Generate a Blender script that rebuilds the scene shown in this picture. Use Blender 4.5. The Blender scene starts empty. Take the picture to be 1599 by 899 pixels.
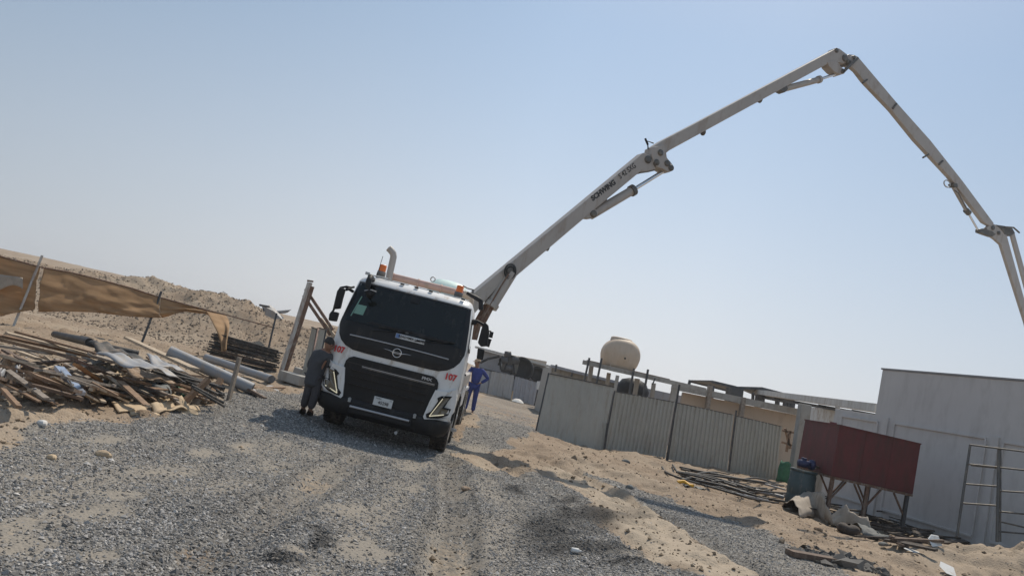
import bpy, bmesh, math, random
import numpy as np
from mathutils import Vector, Matrix
random.seed(7); rng = np.random.default_rng(7)
rad = math.radians
S = bpy.context.scene; COL = S.collection

# ------------------------------------------------------------------ camera
FPX = 1180.0; ROLL = rad(12.9); PITCH = rad(6.7); EYE = 1.65
c_, s_ = math.cos, math.sin
_R0 = Vector((1, 0, 0)); _U0 = Vector((0, -s_(PITCH), c_(PITCH))); _F = Vector((0, c_(PITCH), s_(PITCH)))
_R = c_(ROLL)*_R0 + s_(ROLL)*_U0; _U = -s_(ROLL)*_R0 + c_(ROLL)*_U0
cd = bpy.data.cameras.new('camera'); cam = bpy.data.objects.new('camera', cd); COL.objects.link(cam)
M = Matrix((( _R.x, _U.x, -_F.x, 0), (_R.y, _U.y, -_F.y, 0), (_R.z, _U.z, -_F.z, EYE), (0, 0, 0, 1)))
cam.matrix_world = M
cd.sensor_width = 36; cd.lens = 36*FPX/1599; cd.clip_end = 8000; cd.clip_start = 0.05
S.camera = cam
# ------------------------------------------------------------------ sky, sun, exposure
SUN_EL, SUN_AZ = rad(57), rad(20)        # azimuth from +Y towards +X
w = bpy.data.worlds.new('World'); S.world = w; w.use_nodes = True
nt = w.node_tree; bg = nt.nodes['Background']
sky = nt.nodes.new('ShaderNodeTexSky'); sky.sky_type = 'NISHITA'; sky.sun_disc = False
sky.sun_elevation = SUN_EL; sky.sun_rotation = SUN_AZ
sky.air_density = 1.0; sky.dust_density = 1.2; sky.ozone_density = 2.0; sky.altitude = 0
tcw = nt.nodes.new('ShaderNodeTexCoord'); sx_ = nt.nodes.new('ShaderNodeSeparateXYZ'); nt.links.new(tcw.outputs['Generated'], sx_.inputs[0])
hz = nt.nodes.new('ShaderNodeValToRGB'); hz.color_ramp.elements[0].position = 0.0; hz.color_ramp.elements[0].color = (.95, .95, .95, 1)
hz.color_ramp.elements[1].position = .55; hz.color_ramp.elements[1].color = (.40, .40, .40, 1)
e_ = hz.color_ramp.elements.new(.16); e_.color = (.85, .85, .85, 1)
nt.links.new(sx_.outputs[2], hz.inputs[0]); mxw = nt.nodes.new('ShaderNodeMix'); mxw.data_type = 'RGBA'
nt.links.new(hz.outputs[0], mxw.inputs[0]); nt.links.new(sky.outputs[0], mxw.inputs[6])
hc = nt.nodes.new('ShaderNodeValToRGB'); nt.links.new(sx_.outputs[2], hc.inputs[0]); hc.color_ramp.elements[0].color = (8.1, 8.15, 8.3, 1); hc.color_ramp.elements[1].color = (5.1, 6.9, 8.9, 1); hc.color_ramp.elements[1].position = .45
nt.links.new(hc.outputs[0], mxw.inputs[7]); xr = nt.nodes.new('ShaderNodeValToRGB'); mrx = nt.nodes.new('ShaderNodeMapRange'); mrx.inputs[1].default_value = -1; mrx.inputs[2].default_value = 1
nt.links.new(sx_.outputs[0], mrx.inputs[0]); nt.links.new(mrx.outputs[0], xr.inputs[0]); xr.color_ramp.elements[0].position = .2; xr.color_ramp.elements[0].color = (.66, .70, .74, 1)
xr.color_ramp.elements[1].position = .82; xr.color_ramp.elements[1].color = (.84, .86, .88, 1)
for p_, v_ in ((.38, .89), (.5, 1.0), (.62, 1.0)): q_ = xr.color_ramp.elements.new(p_); q_.color = (v_, v_, v_, 1)
mw = nt.nodes.new('ShaderNodeMix'); mw.data_type = 'RGBA'; mw.blend_type = 'MULTIPLY'; mw.inputs[0].default_value = 1; nt.links.new(mxw.outputs[2], mw.inputs[6]); nt.links.new(xr.outputs[0], mw.inputs[7])
nt.links.new(mw.outputs[2], bg.inputs[0]); bg.inputs[1].default_value = 0.10
sd = bpy.data.lights.new('sun', 'SUN'); sd.energy = 4.0; sd.angle = rad(0.7); sd.color = (1.0, 0.90, 0.76)
sun = bpy.data.objects.new('sun', sd); COL.objects.link(sun)
sdir = Vector((s_(SUN_AZ)*c_(SUN_EL), c_(SUN_AZ)*c_(SUN_EL), s_(SUN_EL)))
sun.rotation_euler = sdir.to_track_quat('Z', 'Y').to_euler(); sun.location = sdir*50
S.view_settings.view_transform = 'Standard'; S.view_settings.look = 'None'
S.view_settings.exposure = -0.02; S.view_settings.gamma = 1.0

# ------------------------------------------------------------------ picture -> place helpers (layout only)
def ray(x, y): return _F + _R*((x-799.5)/FPX) - _U*((y-449.5)/FPX)
def V(x, y, D):
    d = ray(x, y); t = D/d.y; return Vector((d.x*t, D, EYE+d.z*t))
def G(x, y, z=0.0):
    d = ray(x, y); t = (z-EYE)/d.z; return Vector((d.x*t, d.y*t, z))

# ------------------------------------------------------------------ numpy noise
def _hash(ix, iy, seed):
    n = (ix.astype(np.int64)*374761393 + iy.astype(np.int64)*668265263 + seed*1442695041) & 0xffffffff
    n = ((n ^ (n >> 13))*1274126177) & 0xffffffff
    return ((n ^ (n >> 16)) & 0xffff)/65535.0
def vnoise(x, y, seed=0):
    ix = np.floor(x); iy = np.floor(y); fx = x-ix; fy = y-iy
    fx = fx*fx*(3-2*fx); fy = fy*fy*(3-2*fy)
    a = _hash(ix, iy, seed); b = _hash(ix+1, iy, seed); c = _hash(ix, iy+1, seed); d = _hash(ix+1, iy+1, seed)
    return (a*(1-fx)+b*fx)*(1-fy)+(c*(1-fx)+d*fx)*fy - 0.5
def fbm(x, y, o=4, seed=0):
    r = 0; a = 1; 
    for k in range(o):
        r = r + a*vnoise(x, y, seed+k*17); x = x*2.03+5.1; y = y*2.03+1.7; a *= .5
    return r
def sstep(a, b, x):
    t = np.clip((x-a)/(b-a), 0, 1); return t*t*(3-2*t)
def seg_dist(x, y, pts):
    best = np.full(np.shape(x), 1e9); arc = np.zeros(np.shape(x)); acc = 0
    for (x1, y1), (x2, y2) in zip(pts[:-1], pts[1:]):
        dx, dy = x2-x1, y2-y1; L = math.hypot(dx, dy)
        t = np.clip(((x-x1)*dx+(y-y1)*dy)/(L*L), 0, 1)
        d = np.hypot(x-(x1+t*dx), y-(y1+t*dy)); m = d < best
        best = np.where(m, d, best); arc = np.where(m, acc+t*L, arc); acc += L
    return best, arc
def poly_sd(x, y, pts):
    ins = np.zeros(np.shape(x), bool); n = len(pts)
    for i in range(n):
        x1, y1 = pts[i]; x2, y2 = pts[(i+1) % n]
        if y1 == y2: continue
        cnd = ((y1 > y) != (y2 > y)) & (x < (x2-x1)*(y-y1)/(y2-y1)+x1); ins ^= cnd
    d, _ = seg_dist(x, y, list(pts)+[pts[0]])
    return np.where(ins, d, -d)
def gp(*pts): return [tuple(G(a, b)[:2]) for a, b in pts]

RUTS = [gp((703, 715), (712, 780), (705, 840), (690, 899), (680, 980)),
        gp((560, 712), (480, 760), (380, 830), (300, 899), (240, 960)),
        gp((840, 712), (960, 770), (1080, 830), (1200, 899), (1290, 960)),
        gp((770, 715), (880, 775), (1000, 850), (1060, 899))]
GRAVEL = gp((-500, 830), (0, 692), (100, 674), (200, 652), (300, 642), (400, 624), (480, 612), (600, 606), (700, 612), (745, 622), (770, 612), (838, 626), (842, 655), (838, 688),
            (780, 704), (735, 706), (760, 716), (800, 722), (870, 735), (950, 748), (1020, 768), (1100, 797), (1180, 828), (1260, 868), (1330, 905), (1420, 980), (-200, 1500), (-2500, 1500))
SANDS = [gp((915, 768), (960, 768), (1010, 790), (1080, 832), (1130, 868), (1200, 905), (1120, 905), (1060, 880), (1000, 850), (950, 812), (922, 788)),
         gp((835, 722), (905, 740), (965, 763), (1010, 787), (940, 778), (880, 752)),
         gp((700, 640), (735, 640), (745, 668), (712, 690), (702, 670)),
         gp((700, 705), (735, 708), (900, 742), (860, 742), (760, 728))]
PATCH = [(545, 797, 42, 17), (330, 712, 26, 9), (180, 795, 60, 14), (70, 835, 75, 18), (120, 812, 50, 15), (265, 735, 40, 7), (205, 770, 50, 8), (560, 858, 40, 20), (690, 870, 60, 26),
         (380, 690, 25, 6), (175, 688, 40, 6), (455, 870, 30, 14), (60, 745, 40, 8), (735, 700, 30, 10), (640, 725, 30, 6), (650, 760, 18, 6), (1030, 860, 60, 10), (180, 860, 40, 10)]
DARKS = [(850, 822, 60, 26), (930, 805, 80, 18), (900, 852, 95, 18), (880, 780, 30, 8), (500, 850, 26, 22), (420, 890, 40, 14), (800, 760, 20, 6), (990, 880, 40, 12)]
TRACKS = [RUTS[0], RUTS[1], gp((640, 715), (600, 790), (560, 860), (530, 960)), gp((520, 700), (380, 740), (200, 790), (0, 850), (-200, 910)), gp((470, 690), (330, 712), (120, 755), (-100, 800)), gp((740, 715), (760, 780), (770, 840), (770, 960))]
_cols = np.array([_R, _U, _F])
def to_px(x, y):
    v = np.stack([x, y, np.full_like(x, -EYE)]); r = _cols@v
    w_ = np.maximum(r[2], .05)
    return 799.5+FPX*r[0]/w_, 449.5-FPX*r[1]/w_
def masks(x, y):
    nx = fbm(x*1.1, y*1.1, 4, 3)*.55; ny = fbm(x*1.1+40, y*1.1, 4, 9)*.55
    X, Y = x+nx, y+ny*1.6
    g = sstep(-.25, .25, poly_sd(X, Y, GRAVEL))
    far = np.hypot(x, y) > 60
    g = g*(1-.5*sstep(24, 31, y)); g = np.where(far, .15, g)
    for p in SANDS: g = g*(1-sstep(-.12, .18, poly_sd(X*.5+x*.5, Y*.5+y*.5, p))*.97)
    px, py = to_px(X*.6+x*.4, Y*.6+y*.4)
    for a, b, ra, rb in PATCH:
        r = np.hypot((px-a)/ra, (py-b)/rb); g = g*(1-sstep(1.7, .3, r)*.30)
    d = np.zeros_like(x)
    for a, b, ra, rb in DARKS:
        r = np.hypot((px-a)/ra, (py-b)/rb); d = np.maximum(d, sstep(1.3, .3, r))
    for k_ in (0, 1):
        dd, _ = seg_dist(X*.12+x*.88, Y*.12+y*.88, RUTS[k_])
        for e_ in (.05, .27): d = np.maximum(d, (.42 if k_ == 0 else .3)*np.exp(-((dd-e_)/.055)**2))
    blot = fbm(x*.55+3, y*.55, 4, 77)
    g = g*(1-.35*sstep(.18, .6, blot)*(y < 40))
    for R_ in RUTS:
        dd, _ = seg_dist(X*.3+x*.7, Y*.3+y*.7, R_); g = g*(1-.35*np.exp(-(dd/.22)**4))
    return np.clip(g, 0, 1), d
def dustf(x, y):
    d = sstep(-.15, .45, fbm(x*.45+9, y*.28, 5, 101))*.5
    for R_ in TRACKS:
        dd, _ = seg_dist(x+fbm(x*.5, y*.5, 3, 5)*.5, y, R_); d = np.maximum(d, .8*np.exp(-(dd/.34)**2)*sstep(-.4, .2, fbm(x*.9, y*.9, 3, 55)))
    px, py = to_px(x+fbm(x*1.1, y*1.1, 4, 3)*.35, y+fbm(x*1.1+40, y*1.1, 4, 9)*.5)
    for a, b, ra, rb in PATCH: d = np.maximum(d, sstep(1.75, .35, np.hypot((px-a)/ra, (py-b)/rb)))
    d = np.maximum(d, sstep(-.15, .2, poly_sd(x, y, SANDS[0]))); d = np.maximum(d, .8*sstep(-.15, .2, poly_sd(x, y, SANDS[1])))
    dd, _ = seg_dist(x, y, RUTS[0]); d = np.maximum(d, .8*sstep(.33, .2, dd)*sstep(9.5, 7.5, y)*.8)
    return np.clip(d, 0, 1)
def bump(x, y, cx, cy, rx, ry, h, p=2.0):
    r2 = ((x-cx)/rx)**2+((y-cy)/ry)**2; return h*np.exp(-r2**(p/2)*1.2)
def height(x, y, detail=True):
    x = np.asarray(x, float); y = np.asarray(y, float)
    z = fbm(x*.22, y*.22, 3, 21)*.10*sstep(3, 12, np.hypot(x, y))
    # long dune behind the shade net
    side = sstep(-3.0, -9.0, x)
    crest = 2.0+fbm(x*.28, y*.05, 4, 5)*.9-.4*sstep(-24, -36, x)
    yc = 41+fbm(x*.12, x*0+2, 2, 8)*3
    prof = sstep(yc-9.5, yc, y)
    dn = crest*prof+(fbm(x*.55, y*.55, 5, 31)*.75+np.abs(fbm(x*1.3, y*1.3, 4, 37))*.35)*prof*(1-.75*sstep(-17, -24, x))
    plateau = 2.0+1.6*sstep(60, 130, y)+fbm(x*.03, y*.03, 3, 12)*.8
    dn = np.where(y > yc, dn*(1-sstep(yc, yc+14, y))+plateau*sstep(yc, yc+14, y), dn)
    z = z+dn*side
    # ground in the distance on the right stays flat; sand heaps beside road and fence
    z = z+bump(x, y, -.2, 25.2, 2.2, 1.5, .22)+bump(x, y, 1.3, 22.5, 1.6, 1.2, .30)+bump(x, y, .3, 20.5, 1.8, 1.0, .16)
    z = z+bump(x, y, 5.2, 24.6, 1.1, .8, .20)+bump(x, y, 7.3, 25.5, 1.6, .9, .14)
    m = bump(x, y, 12.2, 14.9, 3.0, 1.5, .80, 2.4)+bump(x, y, 9.0, 14.2, 1.6, 1.0, .14)
    z = z+m*(1+fbm(x*2.2, y*2.2, 4, 44)*.6)
    # heap under the scrap timber
    z = z+bump(x, y, -8.0, 14.6, 3.4, 2.6, .34)+bump(x, y, -5.6, 17.0, 2.6, 1.8, .22)+bump(x, y, -9.2, 11.8, 2.0, 1.2, .18)
    z = z+bump(x, y, -3.75, 14.0, .8, 1.3, .20, 3)
    z = z+bump(x, y, -7.2, 26.5, 1.8, 1.3, .3)
    if detail:
        g, d = masks(x, y)
        near = 1-sstep(30, 60, y)
        z = z+near*(fbm(x*5, y*5, 3, 60)*.018*g + (1-g)*(fbm(x*3.1, y*3.1, 4, 61)*.05+fbm(x*.9, y*.9, 2, 62)*.05))
        # lumpy dug sand right of the road and below the timber
        lump = sstep(.05, .45, fbm(x*2.6, y*2.6, 3, 91))
        z = z+near*(1-g)*lump*.07
        z = z+d*fbm(x*4, y*4, 3, 63)*.06
        for k, R_ in enumerate(RUTS):
            dd, arc = seg_dist(x+fbm(x*.8, y*.8, 2, 70+k)*.15, y, R_)
            tread = np.clip(np.sin(arc*2*math.pi/.17+np.sign(dd-.12)*1.2)*3, -1, 1)*(.013 if k == 0 else .006)*(dd < .24)
            f = .075 if k in (0, 2) else .05
            z = z-f*np.exp(-(dd/.20)**4)+f*.6*np.exp(-((dd-.36)/.12)**2)+tread*(1-.7*g)
        # low ridge added along the boom's shadow band, its backlit slope making the shade
        dd, _ = seg_dist(x, y, gp((845, 705), (950, 737), (1112, 790), (1234, 838), (1396, 880)))
        z = z+.09*np.exp(-(dd/.35)**2)*(1+fbm(x*3, y*3, 2, 88))
        # crater of clods in the dark crushed area
    return z
def gz(x, y):
    'height of the ground sheet, looked up in its own grid'
    r = math.hypot(x, y); a = math.degrees(math.atan2(x, y)); j = np.searchsorted(radii, r)-1; i = np.searchsorted(ang, a)-1
    j = min(max(j, 0), nr-2); i = min(max(i, 0), na-2); f = min(max((r-radii[j])/(radii[j+1]-radii[j]), 0), 1); g_ = (a-ang[i])/(ang[i+1]-ang[i])
    return float((GZ[j, i]*(1-g_)+GZ[j, i+1]*g_)*(1-f)+(GZ[j+1, i]*(1-g_)+GZ[j+1, i+1]*g_)*f)
def onG(px, py, dz=0.0):
    'the place seen at this picture point that stands dz above the ground'
    z = dz
    for _ in range(8):
        p = G(px, py, z); z = .5*z+.5*(gz(p.x, p.y)+dz)
    return Vector((p.x, p.y, gz(p.x, p.y)+dz))

# ------------------------------------------------------------------ materials
def mat(name, col, rough=.8, metal=0., var=.18, scale=3., bump=.15, bscale=25., dirt=None, dirtamt=.35, coat=0., spec=.5):
    m = bpy.data.materials.new(name); m.use_nodes = True; n = m.node_tree.nodes; l = m.node_tree.links
    b = n['Principled BSDF']; b.inputs['Roughness'].default_value = rough; b.inputs['Metallic'].default_value = metal
    b.inputs['Specular IOR Level'].default_value = spec
    b.inputs['Coat Weight'].default_value = coat
    tc = n.new('ShaderNodeTexCoord'); geo = n.new('ShaderNodeNewGeometry')
    nz = n.new('ShaderNodeTexNoise'); nz.inputs['Scale'].default_value = scale; nz.inputs['Detail'].default_value = 6; nz.inputs['Roughness'].default_value = .65
    l.new(geo.outputs['Position'], nz.inputs['Vector'])
    cr = n.new('ShaderNodeValToRGB'); cr.color_ramp.elements[0].position = .3; cr.color_ramp.elements[1].position = .7
    a = [max(0, x*(1-var)) for x in col]; bb = [min(1, x*(1+var)) for x in col]
    cr.color_ramp.elements[0].color = (*a, 1); cr.color_ramp.elements[1].color = (*bb, 1)
    l.new(nz.outputs[0], cr.inputs[0]); out = cr.outputs[0]
    if dirt:
        n2 = n.new('ShaderNodeTexNoise'); n2.inputs['Scale'].default_value = scale*.8+1.3; n2.inputs['Detail'].default_value = 8; n2.inputs['Roughness'].default_value = .7
        mp = n.new('ShaderNodeMapping'); mp.inputs['Scale'].default_value = (1.6, 1.6, .5); l.new(geo.outputs['Position'], mp.inputs[0]); l.new(mp.outputs[0], n2.inputs['Vector'])
        r2 = n.new('ShaderNodeValToRGB'); r2.color_ramp.elements[0].position = .62-dirtamt*.4; r2.color_ramp.elements[1].position = .78-dirtamt*.25
        l.new(n2.outputs[0], r2.inputs[0]); mx = n.new('ShaderNodeMix'); mx.data_type = 'RGBA'
        l.new(r2.outputs[0], mx.inputs[0]); l.new(out, mx.inputs[6]); mx.inputs[7].default_value = (*dirt, 1); out = mx.outputs[2]
    l.new(out, b.inputs['Base Color'])
    if bump > 0:
        bz = n.new('ShaderNodeTexNoise'); bz.inputs['Scale'].default_value = bscale; bz.inputs['Detail'].default_value = 4; l.new(geo.outputs['Position'], bz.inputs['Vector'])
        bp = n.new('ShaderNodeBump'); bp.inputs['Strength'].default_value = bump; bp.inputs['Distance'].default_value = .02
        l.new(bz.outputs[0], bp.inputs['Height']); l.new(bp.outputs[0], b.inputs['Normal'])
    return m
DUST = (.33, .26, .19)
M_white = mat('white_truck_paint', (.66, .66, .645), .38, var=.05, bump=.0, dirt=DUST, dirtamt=.2, coat=.2)
M_boom = mat('boom_paint', (.36, .33, .30), .5, var=.06, scale=1.5, bump=.03, dirt=(.26, .21, .165), dirtamt=.28)
M_black = mat('black_plastic', (.010, .0105, .012), .6, var=.15, bump=.05, dirt=(.035, .032, .028), dirtamt=.2, spec=.3)
M_gloss = mat('black_gloss_panel', (.006, .0065, .008), .3, spec=.25, var=.1, bump=0, dirt=(.04, .036, .03), dirtamt=.15)
M_glass = mat('windscreen_glass', (.004, .007, .007), .08, var=.1, bump=0, spec=.35, dirt=(.03, .028, .025), dirtamt=.18)
M_rubber = mat('tyre_rubber', (.022, .021, .02), .9, bump=.3, bscale=60, dirt=(.16, .13, .10), dirtamt=.4)
M_rim = mat('rim_steel', (.35, .35, .34), .45, metal=.3, dirt=DUST, dirtamt=.4)
M_chrome = mat('chrome', (.62, .62, .62), .22, metal=1., var=.05, bump=0)
M_silver = mat('dull_silver', (.42, .42, .43), .4, metal=.4, var=.1, bump=0)
M_red = mat('red_paint_letters', (.55, .03, .035), .5, var=.05, bump=0)
M_blkpaint = mat('black_letter_paint', (.012, .012, .013), .5, var=.05, bump=0)
M_orange = mat('amber_lens', (.75, .16, .015), .3, var=.08, bump=0)
M_pinkpipe = mat('primer_pink_pipe', (.50, .33, .27), .6, var=.08, dirt=DUST, dirtamt=.25)
M_plate = mat('number_plate', (.55, .56, .55), .5, var=.05, bump=0)
M_lens = mat('headlamp_lens', (.10, .085, .06), .18, var=.3, scale=30, bump=0, coat=.5)
M_drl = mat('daylight_strip', (.85, .78, .58), .3, var=.02, bump=0)
_b = M_drl.node_tree.nodes['Principled BSDF']; _b.inputs['Emission Color'].default_value = (1, .88, .6, 1); _b.inputs['Emission Strength'].default_value = .35
M_teal = mat('teal_white_cover', (.50, .66, .62), .5, var=.2, scale=4, bump=.05)
M_paper = mat('green_paper', (.16, .30, .24), .7, var=.05, bump=0)
M_blue = mat('blue_board', (.10, .20, .42), .6, bump=0)
M_grease = mat('greasy_steel', (.10, .095, .085), .5, metal=.3, dirt=(.20, .17, .13), dirtamt=.3)
M_chassis = mat('chassis_grey', (.12, .12, .12), .6, dirt=DUST, dirtamt=.35)
M_steelrust = mat('rusty_steel', (.15, .085, .055), .75, metal=.1, var=.4, scale=9, bump=.3, dirt=(.28, .24, .20), dirtamt=.3)
M_coping = mat('grey_coping', (.25, .25, .25), .7)
M_dsteel = mat('dark_steel', (.055, .058, .062), .6, metal=.2, var=.2, dirt=(.2, .17, .13), dirtamt=.2)
M_galv = mat('galvanised_steel', (.40, .41, .41), .5, metal=.35, var=.15, scale=6, dirt=(.25, .2, .15), dirtamt=.3)
M_gpost = mat('pale_painted_steel', (.46, .45, .42), .6, var=.15, dirt=(.2, .11, .07), dirtamt=.42)
M_fence = mat('fence_sheet', (.355, .345, .305), .6, metal=.0, var=.07, scale=1.2, bump=.03, dirt=(.27, .24, .19), dirtamt=.22)
M_fence2 = mat('fence_sheet_pale', (.36, .35, .34), .5, metal=.1, var=.05, scale=1., bump=.02, dirt=(.3, .27, .23), dirtamt=.22)
M_fence3 = mat('fence_sheet_blue_grey', (.30, .31, .34), .5, metal=.15, var=.08, bump=.02, dirt=(.25, .22, .19), dirtamt=.25)
M_render = mat('grey_rendered_wall', (.53, .515, .495), .85, var=.04, scale=.7, bump=.12, bscale=40, dirt=(.45, .435, .415), dirtamt=.36)
M_conc = mat('concrete', (.34, .325, .295), .9, var=.12, scale=2, bump=.25, bscale=18, dirt=(.24, .22, .19), dirtamt=.35)
M_tanwall = mat('tan_block_wall', (.47, .375, .285), .9, var=.05, scale=.8, bump=.15, dirt=(.38, .30, .23), dirtamt=.25)
M_roof = mat('pale_roof_sheet', (.52, .50, .46), .6, var=.08, scale=1, bump=.05, dirt=(.36, .31, .25), dirtamt=.35)
M_redtank = mat('red_primer_tank', (.115, .020, .020), .62, var=.15, scale=2.2, bump=.06, dirt=(.07, .022, .018), dirtamt=.45)
M_tank = mat('cream_plastic_tank', (.50, .40, .30), .6, var=.05, bump=.03, dirt=(.44, .34, .25), dirtamt=.3)
M_barrel = mat('blue_green_plastic', (.03, .055, .06), .5, var=.2, bump=.05, dirt=(.15, .14, .12), dirtamt=.28)
M_bluepump = mat('blue_cast_iron', (.015, .025, .085), .5, var=.2)
M_hose = mat('black_hose', (.018, .0175, .017), .6, var=.3, dirt=(.12, .10, .08), dirtamt=.2)
M_wood = [mat('timber_%s' % k, c, .85, var=.3, scale=7, bump=.4, bscale=35, dirt=d, dirtamt=.3) for k, c, d in
          (('brown', (.23, .145, .088), (.12, .08, .055)), ('grey', (.26, .22, .18), (.13, .10, .08)), ('pale', (.40, .32, .23), (.22, .16, .11)), ('dark', (.11, .075, .055), (.2, .15, .11)))]
M_shadewood = mat('shade_dark_timber', (.045, .036, .03), .85, var=.4, scale=6, bump=.3, dirt=(.12, .09, .07), dirtamt=.25)  # timber colour darkened to carry the shade beside the grey building
M_orangewood = mat('orange_timber', (.36, .16, .055), .8, var=.2, scale=6)
M_ply = mat('plywood', (.46, .35, .225), .8, var=.12, scale=3, dirt=(.26, .19, .13), dirtamt=.3)
M_blackboard = mat('black_tube', (.035, .033, .03), .7, var=.4, scale=5, dirt=(.2, .15, .11), dirtamt=.3)
M_pvc = mat('grey_pipe', (.25, .26, .275), .5, var=.08, dirt=(.3, .25, .2), dirtamt=.3)
M_sheet = mat('grey_sheet', (.27, .275, .285), .6, metal=.1, var=.15, dirt=(.3, .25, .19), dirtamt=.35)
M_bluemetal = mat('silver_blue_foil', (.38, .44, .54), .35, metal=.6, var=.2, dirt=(.25, .22, .2), dirtamt=.3)
M_tarp = mat('beige_canvas', (.33, .28, .225), .85, var=.15, scale=3, bump=.25, bscale=14, dirt=(.2, .17, .14), dirtamt=.3)
M_rug = mat('brown_matting', (.24, .165, .105), .95, var=.45, scale=9, bump=.8, bscale=22, dirt=(.42, .33, .25), dirtamt=.4)
M_green = mat('green_sack', (.02, .12, .06), .7, var=.3, scale=6)
M_greybag = mat('grey_cement_bag', (.13, .135, .13), .8, var=.3, scale=8, bump=.5, bscale=14)
M_yellow = mat('yellow_hose', (.62, .33, .02), .6, var=.15)
M_whitejunk = mat('white_board', (.60, .60, .58), .7, var=.08, dirt=(.4, .33, .26), dirtamt=.3)
M_skin = mat('skin', (.24, .13, .085), .6, var=.08, bump=.02); M_hair = mat('black_hair', (.02, .018, .016), .7)
M_kurta = mat('grey_cotton', (.055, .058, .065), .9, var=.12, scale=8, bump=.3, bscale=14)
M_trouser = mat('dark_grey_cotton', (.05, .048, .052), .9, var=.12, scale=8, bump=.3, bscale=14)
M_blueov = mat('blue_overall', (.035, .052, .20), .85, var=.18, scale=8, bump=.35, bscale=12)
M_shoe = mat('black_shoe', (.02, .018, .016), .6); M_capm = mat('tan_cap', (.35, .24, .15), .8)

def net_mat():
    m = bpy.data.materials.new('shade_net'); m.use_nodes = True; n = m.node_tree.nodes; l = m.node_tree.links
    b = n['Principled BSDF']; b.inputs['Roughness'].default_value = .9; o = n['Material Output']
    g = n.new('ShaderNodeNewGeometry'); mp = n.new('ShaderNodeMapping'); mp.inputs['Scale'].default_value = (.5, .5, 3.2); l.new(g.outputs['Position'], mp.inputs[0])
    nz = n.new('ShaderNodeTexNoise'); nz.inputs['Scale'].default_value = 2.2; nz.inputs['Detail'].default_value = 6; l.new(mp.outputs[0], nz.inputs['Vector'])
    cr = n.new('ShaderNodeValToRGB'); cr.color_ramp.elements[0].position = .3; cr.color_ramp.elements[1].position = .72
    cr.color_ramp.elements[0].color = (.36, .225, .115, 1); cr.color_ramp.elements[1].color = (.56, .375, .21, 1); l.new(nz.outputs[0], cr.inputs[0])
    l.new(cr.outputs[0], b.inputs['Base Color']); tr = n.new('ShaderNodeBsdfTranslucent'); l.new(cr.outputs[0], tr.inputs[0])
    mx = n.new('ShaderNodeMixShader'); mx.inputs[0].default_value = .42; l.new(b.outputs[0], mx.inputs[1]); l.new(tr.outputs[0], mx.inputs[2]); l.new(mx.outputs[0], o.inputs[0])
    return m
M_net = net_mat()

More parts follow.
